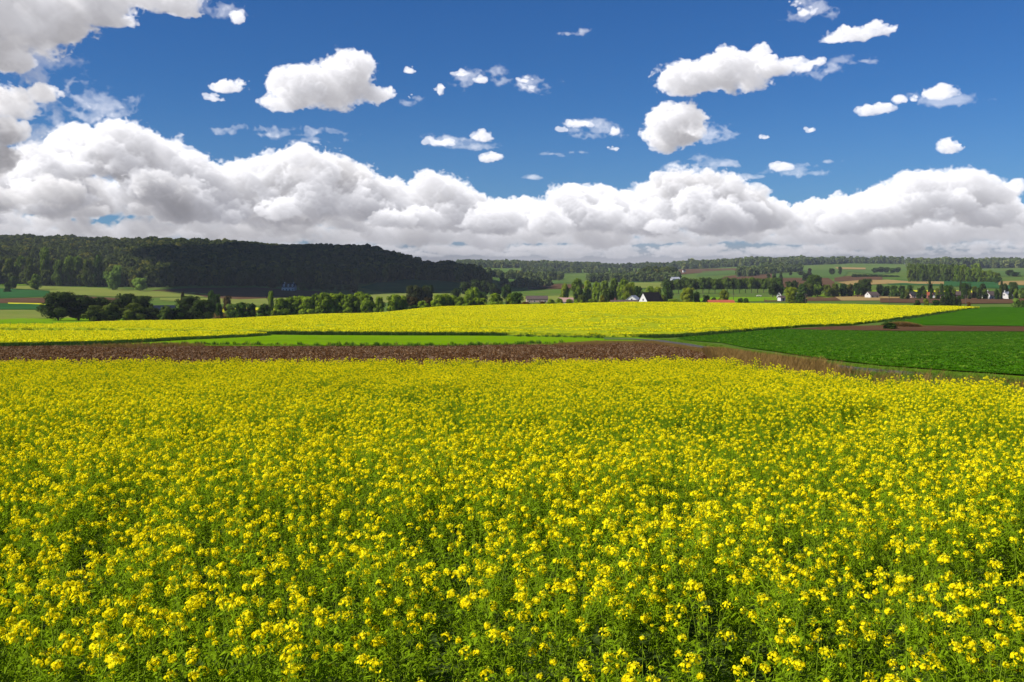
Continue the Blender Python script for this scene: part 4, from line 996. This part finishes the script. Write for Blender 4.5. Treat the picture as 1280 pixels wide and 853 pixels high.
v2 = [(1162,345.5,7,'cone',DK),(1163,354,9,'bush',DK),(1153,357,8,'bush',DK),(1177,354,6,'round',DG),(1188,356,8,'round',DG),(1201,350,6,'cone',DK),(1207,353,13,'big',DG),(1218,357,8,'bush',OL),(1229,354,9,'round',DK),(1252,350,8,'cone',DK),(1256,354,10,'round',DK),(1267,352,12,'big',DK),(1279,359,10,'bush',(1.5,1.6,1.2))]
for i, (px, top, w, k_, c) in enumerate(v2):
    T_(px, top, w, 770+(i % 3)*6, k_, c, '%s from the left among the trees around the village houses on the far right' % ORD[i], 'trees around the village houses')
T_(1184,356,8,640,'round',DG,'small tree alone in front of the village, above the dark hedge')
for i in range(5): T_(1178+i*5, 369+0.3*(i % 2), 7.5, 560, 'bush', DK, '%s from the left in the short black hedge below the village' % ORD[i], 'bushes of the short black hedge', 'bush')
T_(1147,374.5,10,470,'bush',DK,'dark rounded bush at the edge of the dark green field, left of the golden one',None,'bush')
T_(1158,373,8,472,'bush',YG,'golden yellow bush between two dark bushes at the field edge',None,'bush')
T_(1170,374.5,12,470,'bush',DG,'dark green bush right of the golden yellow bush',None,'bush')
T_(1211,377,6,465,'bush',RD,'tiny reddish bush at the edge of the dark green field',None,'bush')
T_(1271,372.5,13,460,'bush',SIL,'silvery grey bush at the right edge above the dark green field',None,'bush')
T_(1280,375,9,458,'bush',DG,'green bush right beside the silvery grey bush',None,'bush')

gb = [1128,1134,1149,1156,1164,1172,1187,1192,1203,1212,1224,1231,1246,1251,1263,1270]
for i, px in enumerate(gb):
    T_(px, 360.2+0.8*math.sin(i*2.3), 6.5+2*math.sin(i*1.3), 735+(i % 4)*4, 'bush', (DG, OL, DK, (1.6,1.6,0.8))[i % 4], '%s from the left in the low garden bushes before the village houses' % ORD[i], 'garden bushes before the village houses', 'bush')
# ------------------------------------------------------------------ woods: instanced crowns, far-off masses
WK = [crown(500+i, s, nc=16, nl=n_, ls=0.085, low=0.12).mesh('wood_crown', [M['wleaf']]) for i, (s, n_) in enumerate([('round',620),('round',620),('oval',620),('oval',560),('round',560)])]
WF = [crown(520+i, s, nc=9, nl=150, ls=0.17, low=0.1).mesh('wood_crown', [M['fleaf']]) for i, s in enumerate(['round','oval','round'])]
def wood(name, poly, d, h0, h1, seed, far=False, wscale=1.0, edge=0.0):
    g = np.random.default_rng(seed); A = np.array(poly); lo, hi = A.min(0), A.max(0)
    P = grid_jit(lo[0], hi[0], lo[1], hi[1], d, g); P = P[inpoly(P, poly)]; n = len(P)
    h = g.uniform(h0, h1, n)*(1+0.14*vn(P[:, 0], P[:, 1], 45, seed % 50)); w = h*g.uniform(0.55, 0.8, n)*wscale
    src = WF if far else WK
    o = scatter(name, np.column_stack([P, Z(P[:, 0], P[:, 1])-0.4]), np.column_stack([g.normal(0, .05, n), g.normal(0, .05, n), g.uniform(0, 6.283, n)]), np.column_stack([w, w, h]), g.integers(0, len(src), n), src)
    tag(o, kind='stuff'); print(name, seed, n); return o
def pY(pts): return [(at(px, Y), Y) for px, Y in pts]
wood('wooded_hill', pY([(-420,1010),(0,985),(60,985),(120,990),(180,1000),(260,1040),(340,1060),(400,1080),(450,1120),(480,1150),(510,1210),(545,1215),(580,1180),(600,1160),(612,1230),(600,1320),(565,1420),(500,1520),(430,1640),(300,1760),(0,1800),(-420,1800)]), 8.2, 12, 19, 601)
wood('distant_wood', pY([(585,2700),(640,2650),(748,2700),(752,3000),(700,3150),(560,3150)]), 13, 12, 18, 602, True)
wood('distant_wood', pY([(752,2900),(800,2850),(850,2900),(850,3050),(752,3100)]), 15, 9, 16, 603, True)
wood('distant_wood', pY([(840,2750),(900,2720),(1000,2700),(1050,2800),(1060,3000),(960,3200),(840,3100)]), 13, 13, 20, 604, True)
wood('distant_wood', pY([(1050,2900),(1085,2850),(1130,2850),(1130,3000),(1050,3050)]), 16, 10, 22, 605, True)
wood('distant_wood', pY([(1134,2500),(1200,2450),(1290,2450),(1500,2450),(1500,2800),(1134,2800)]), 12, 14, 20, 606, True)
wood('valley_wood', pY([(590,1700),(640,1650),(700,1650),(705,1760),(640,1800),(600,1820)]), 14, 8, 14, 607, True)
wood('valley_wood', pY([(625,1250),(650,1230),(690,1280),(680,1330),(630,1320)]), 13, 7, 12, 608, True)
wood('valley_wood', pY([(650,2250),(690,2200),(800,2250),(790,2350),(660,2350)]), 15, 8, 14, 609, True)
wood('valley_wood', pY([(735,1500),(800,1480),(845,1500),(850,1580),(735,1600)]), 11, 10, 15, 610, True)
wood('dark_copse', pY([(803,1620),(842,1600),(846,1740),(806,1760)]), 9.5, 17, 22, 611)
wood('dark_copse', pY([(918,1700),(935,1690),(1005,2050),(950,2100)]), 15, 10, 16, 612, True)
for i, (px, top, w) in enumerate([(787,328,8),(1117,323.5,11),(1125,326,8),(1106,327,8)]):
    T_(px, top, w, 2900, 'round', DK, '%s from the left of the trees standing out on the far skyline' % ORD[i], 'trees standing out on the far skyline')

# ------------------------------------------------------------------ buildings
def house(name, cat, label, px, Y, L, Wd, hw, hr, rot, wall, roof, wins=3, chim=1, dormers=0, group=None, sink=0.0, annex=None):
    X = at(px, Y); e = ob(name, None); e.location = (X, Y, z1(X, Y)-sink-(0.5 if Y > 700 else 0)); hr *= 0.92; e.rotation_euler = (0, 0, R(rot)); tag(e, label, cat, group)
    a, b = L/2, Wd/2; m = MB(); m.poly([(-a,-b,-0.5),(a,-b,-0.5),(a,b,-0.5),(-a,b,-0.5),(-a,-b,hw),(a,-b,hw),(a,b,hw),(-a,b,hw),(-a,0,hw+hr),(a,0,hw+hr)],
        [(0,1,5,4),(2,3,7,6),(1,2,6,9,5),(3,0,4,8,7)]); m.build('wall', M[wall], e)
    r = MB(); o_ = 0.35; th = 0.22; k = hr/b
    for s in (-1, 1):
        y1, z_1 = s*(b+o_), hw-o_*k
        P = [(-a-o_,y1,z_1+.04),(a+o_,y1,z_1+.04),(a+o_,0,hw+hr+.04),(-a-o_,0,hw+hr+.04)]; Q = [(x,y,z+th) for x,y,z in P]
        r.poly(P+Q, [(0,1,2,3),(4,5,6,7),(0,1,5,4),(1,2,6,5),(2,3,7,6),(3,0,4,7)])
    ro = r.build('roof', M[roof], e)
    for c in range(chim):
        cx = a*(-0.7+1.4*c); MB().box(cx-.4, cx+.4, -.3, .3, hw+hr-.6, hw+hr+1.1).box(cx-.5, cx+.5, -.4, .4, hw+hr+1.1, hw+hr+1.25).build('chimney', M['brick' if wall != 'white' else 'white'], ro)
    for d in range(dormers):
        cx = -a+L*(d+0.5)/dormers; dm = MB().box(cx-.7, cx+.7, -b+0.2, -b*0.3, hw+0.1, hw+hr*0.62)
        dm.poly([(cx-.9,-b+.1,hw+hr*.62),(cx+.9,-b+.1,hw+hr*.62),(cx,-b+.1,hw+hr*.62+.8),(cx-.9,-b*.3,hw+hr*.62),(cx+.9,-b*.3,hw+hr*.62),(cx,-b*.3,hw+hr*.62+.8)], [(0,1,2),(3,4,5),(0,2,5,3),(1,2,5,4),(0,1,4,3)])
        dd = dm.build('dormer', M['white'], ro)
    for i in range(wins):
        cx = -a+L*(i+0.5)/wins
        if i == wins//2:
            MB().box(cx-.5, cx+.5, -b-.06, -b+.05, 0, 2.1).build('door', M['wood'], e); continue
        w = MB().box(cx-.55, cx+.55, -b-.05, -b+.05, .9, 2.1).build('window', M['glass'], e)
        MB().box(cx-.65, cx-.55, -b-.08, -b+.05, .8, 2.2).box(cx+.55, cx+.65, -b-.08, -b+.05, .8, 2.2).box(cx-.55, cx+.55, -b-.08, -b+.05, 2.1, 2.2).box(cx-.7, cx+.7, -b-.14, -b+.05, .8, .9).build('frame', M['white'], w)
    w = MB().box(-a-.05, -a+.05, -.5, .5, hw+.1, hw+1.1).build('window', M['glass'], e)
    return e
house('white_house', 'house', 'white house with dormers in shade before the dark wood', 361.5, 1000, 13, 8, 4.0, 4.0, -4, 'white', 'slate', 4, 2, 3)
house('barn', 'barn', 'barn with dark blue sheet roof among the dark trees', 205, 465, 9.6, 9, 3.6, 2.3, 12, 'wood', 'blue_roof', 1, 0, sink=-1.2)
house('farm_building', 'farm building', 'long low pinkish farm building left of the pale walled shed', 671, 800, 17, 8, 3.2, 2.6, 3, 'pinkish', 'tile_brown', 4, 0)
house('farm_shed', 'shed', 'pale walled shed with faded pink roof left of the tall yellowish trees', 707, 700, 10.5, 8, 3.0, 2.8, -6, 'white', 'tile_pink', 2, 0)
house('farmhouse', 'house', 'long low brown roof just above the crest of the yellow field', 782, 535, 16, 9, 3.2, 2.4, 2, 'brick', 'tile_brown', 3, 1, sink=0.8)
house('grey_house', 'house', 'small grey blue roof behind the long brown roof', 792, 600, 6, 8, 4.6, 3.0, 60, 'white', 'grey_roof', 1, 0)
house('black_roofed_house', 'house', 'house with white gable and black roof at the crest of the yellow field', 813.5, 520, 9.5, 8, 4.0, 4.6, 26, 'white', 'black_roof', 2, 0)
house('red_roofed_barn', 'barn', 'long red roof just visible over the crest of the yellow field', 901, 500, 12.5, 8, 2.8, 2.0, 2, 'brick', 'tile_red', 2, 0, sink=0.9)
house('white_farmhouse', 'farmhouse', 'low white farmhouse with brown roof and white gable in the tree belt', 1090, 780, 8.2, 7, 2.8, 2.6, 18, 'white', 'tile_brown', 2, 0)
house('white_cottage', 'cottage', 'narrow white cottage gable among trees left of the hamlet', 974, 770, 4, 3.6, 3.0, 2.6, 70, 'white', 'tile_brown', 1, 0)
house('white_cottage', 'cottage', 'tiny white gable standing between dark trees of the belt', 996.5, 790, 4, 3.0, 3.0, 2.2, 75, 'white', 'tile_brown', 1, 0)
house('white_cottage', 'cottage', 'small low white cottage below the narrow gable', 977, 690, 4, 4, 2.2, 1.6, 20, 'white', 'tile_brown', 1, 0)
house('grey_barn', 'barn', 'grey roofed barn at the left of the village', 1143, 770, 8.5, 8, 2.8, 2.6, 4, 'pinkish', 'slate', 2, 0)
house('orange_house', 'house', 'small house with orange wall beside a dark conifer', 1160.5, 768, 5, 6, 2.8, 2.4, 10, 'brick', 'tile_red', 1, 1)
house('white_cottage', 'cottage', 'tiny white gabled cottage right of the orange house', 1168, 766, 3, 4, 2.6, 2.0, 80, 'white', 'slate', 1, 0)
house('grey_house', 'house', 'low house with dark grey roof in the middle of the village', 1179, 772, 7, 7, 2.9, 2.6, -5, 'pinkish', 'slate', 2, 1)
house('red_house', 'house', 'dark red brick house left of the large dark village tree', 1196, 768, 6, 6, 3.4, 2.8, 5, 'brick', 'tile_brown', 2, 1)
house('white_villa', 'house', 'large white house with brown roof on the right of the village', 1239, 755, 10, 8, 3.2, 3.4, 24, 'white', 'tile_brown', 3, 1)
house('grey_villa', 'house', 'grey white house at the far right of the village', 1258, 757, 6.5, 7, 3.2, 3.0, 35, 'white', 'grey_roof', 2, 1)
house('hill_farm', 'farm building', 'pale farm building at the foot of the dark copse on the hill', 844, 1480, 12, 9, 4.0, 3.0, 15, 'grey_roof', 'grey_roof', 2, 0)
house('hill_cottage', 'cottage', 'tiny white building on the skyline slope above the hill farm', 855, 2300, 6, 5, 5.5, 2.5, 15, 'white', 'slate', 1, 0)

# ------------------------------------------------------------------ poles, fence posts, animals
def pole(px, Y, h, label):
    e = ob('utility_pole', None); X = at(px, Y); e.location = (X, Y, z1(X, Y)); tag(e, label, 'utility pole', 'utility poles behind the fields')
    MB().tube([(0,0,-0.3),(0,0,h)], [0.15,0.10], 8).build('post', M['wood'], e)
    MB().box(-0.8,0.8,-0.06,0.06,h-0.7,h-0.55).build('crossarm', M['wood'], e)
    for x in (-0.7, 0, 0.7): MB().tube([(x,0,h-0.55),(x,0,h-0.38)], [0.05,0.04], 6).build('insulator', M['white'], e)
pole(1111.5, 450, 5.6, 'dark pole rising from the crest of the mustard field, second from the right')
pole(1207, 430, 5.6, 'dark pole before the brown fields, rightmost of all')
pole(917, 500, 7.5, 'dark pole beside the red roof')
pole(1007, 560, 7.5, 'thin pole right of the golden green tree')
pole(664, 640, 6.5, 'thin pole on the valley meadow, leftmost of all')
fp = [(3,300),(13,306),(23,302),(33,310),(41,304),(44,298),(55,306),(66,300),(80,304),(95,302)]
for i, (px, Y) in enumerate(fp):
    X = at(px, Y); m = MB().tube([(0,0,-0.2),(0.01*(i % 3),0,1.15)], [0.06,0.055], 7); o = m.build('fence_post', M['wood']); o.location = (X, Y, z1(X, Y)+0.05)
    tag(o, '%s from the left of the short wooden posts on the green meadow' % ORD[i], 'fence post', 'wooden fence posts on the meadow')
def cow(px, Y, rot, label):
    e = ob('cow', None); X = at(px, Y); e.location = (X, Y, z1(X, Y)+.1); e.rotation_euler = (0, 0, R(rot)); tag(e, label, 'cow', 'pale cattle on the slope')
    m = MB(); m.tube([(-0.95,0,1.05),(-0.8,0,1.0),(-0.2,0,0.98),(0.5,0,1.02),(0.85,0,1.15),(1.15,0,1.3),(1.4,0,1.32),(1.7,0,1.15)], [0.15,0.36,0.42,0.40,0.32,0.2,0.17,0.09], 10)
    for x, y in ((-0.75,.2),(-0.75,-.2),(0.55,.2),(0.55,-.2)): m.tube([(x,y,1.0),(x+.05,y,.55),(x,y,0.0)], [0.16,0.08,0.06], 7)
    m.tube([(-0.95,0,1.2),(-1.08,0,0.8),(-1.05,0,0.5)], [0.04,0.03,0.03], 5); m.build('body', M['hide'], e, True)
cow(58.5, 560, 10, 'pale cow on the stubble slope left of the dark clump, left one of two')
cow(65.5, 556, 185, 'pale cow on the stubble slope left of the dark clump, right one of two')
cow(299, 640, 5, 'cow shape for a pale bale on the bare slope above the low hedge')  # cow mesh put in where a bale lies
cow(947, 820, 5, 'cow shape for a white vehicle standing right under the poplar row, left one of two')  # cow meshes put in for two white vehicles
cow(951, 815, 190, 'cow shape for a white vehicle standing under the poplar row, right one of two')
# grassy mound at the corner of the far mustard
mb = []; g = np.random.default_rng(77)
cx, cy = plan(1127, 409, 150)
Pm = np.stack([cx+g.normal(0, 3.2, 700), cy+g.uniform(-1.6, 1.6, 700)], 1); Pm = Pm[np.abs(Pm[:, 0]-cx) < 5.6]; n = len(Pm)
hh = 2.1*np.maximum(0.25, 1-((Pm[:, 0]-cx)/6)**2)
o = scatter('dry_thicket', np.column_stack([Pm, Z(Pm[:, 0], Pm[:, 1])]), np.column_stack([g.normal(0, .15, n), g.normal(0, .15, n), g.uniform(0, 6.28, n)]), np.column_stack([hh*1.1, hh*1.1, hh]), g.integers(0, 3, n), S_dry); tag(o, kind='stuff')
reed = pixpoly([(267,399),(267,394),(293,394),(294,398)], 440)
sprinkle('dry_grass', reed, 0.9, S_dry, 61, 2.2, 3.2)
T_(1112,402.5,22,226,'bush',DG,'low dark green bush at the left end of the dry grassy mound',None,'bush')

# ------------------------------------------------------------------ cumulus cloud high above the wooded hill, left of and over the frame: its shadow lies on the wood
def lump(cx, cy, cz, rx, ry, rz, seed):
    g = np.random.default_rng(seed); nu, nv = 72, 28; a = np.arange(nu)*2*math.pi/nu; e = np.linspace(-math.pi/2, math.pi/2, nv)
    A, E = np.meshgrid(a, e, indexing='ij'); D = np.stack([np.cos(A)*np.cos(E), np.sin(A)*np.cos(E), np.sin(E)], -1)
    B = randdir(60, g, 0.2); w = g.uniform(0.08, 0.28, 60); r = np.ones(A.shape)
    for b, q in zip(B, w): r += q*np.exp(-((1-(D@b))/0.035))
    P = D*r[..., None]*np.array([rx, ry, rz]); P[..., 2] = np.where(P[..., 2] < 0, P[..., 2]*0.35, P[..., 2]); P += np.array([cx, cy, cz])
    idx = np.arange(nu*nv).reshape(nu, nv); f = np.stack([idx, np.roll(idx, -1, 0), np.roll(np.roll(idx, -1, 0), -1, 1), np.roll(idx, -1, 1)], -1)[:, :-1].reshape(-1, 4)
    o = ob('cloud', mesh('cloud', P.reshape(-1, 3), f, [M['cloud']], smooth=True)); tag(o, kind='stuff')
M['cloud'] = leafmat('cloud_white', (0.85,0.85,0.87), (0.9,0.9,0.9), 0.35, False, 0.0, None, 1.0, 0.0)
kk = 700/math.tan(R(SUN_EL)); ox, oy = math.sin(R(SUN_AZ))*kk, math.cos(R(SUN_AZ))*kk
lump(-190+ox, 1280+oy, 700, 165, 310, 90, 5)
# ------------------------------------------------------------------ air
HAZE = 4.8e-5
zlo = float(GZ.min())-1.0
hz_ = MB().box(-9200, 9200, -450, 16200, zlo, 95.0)
m, t, o_ = newmat('haze_air'); pv = t.nodes.new('ShaderNodeVolumePrincipled'); pv.inputs['Color'].default_value = (0.80, 0.88, 1.0, 1); pv.inputs['Density'].default_value = HAZE; pv.inputs['Anisotropy'].default_value = 0.0
t.links.new(pv.outputs[0], o_.inputs['Volume'])
hb = hz_.build('haze', m); tag(hb, kind='stuff')
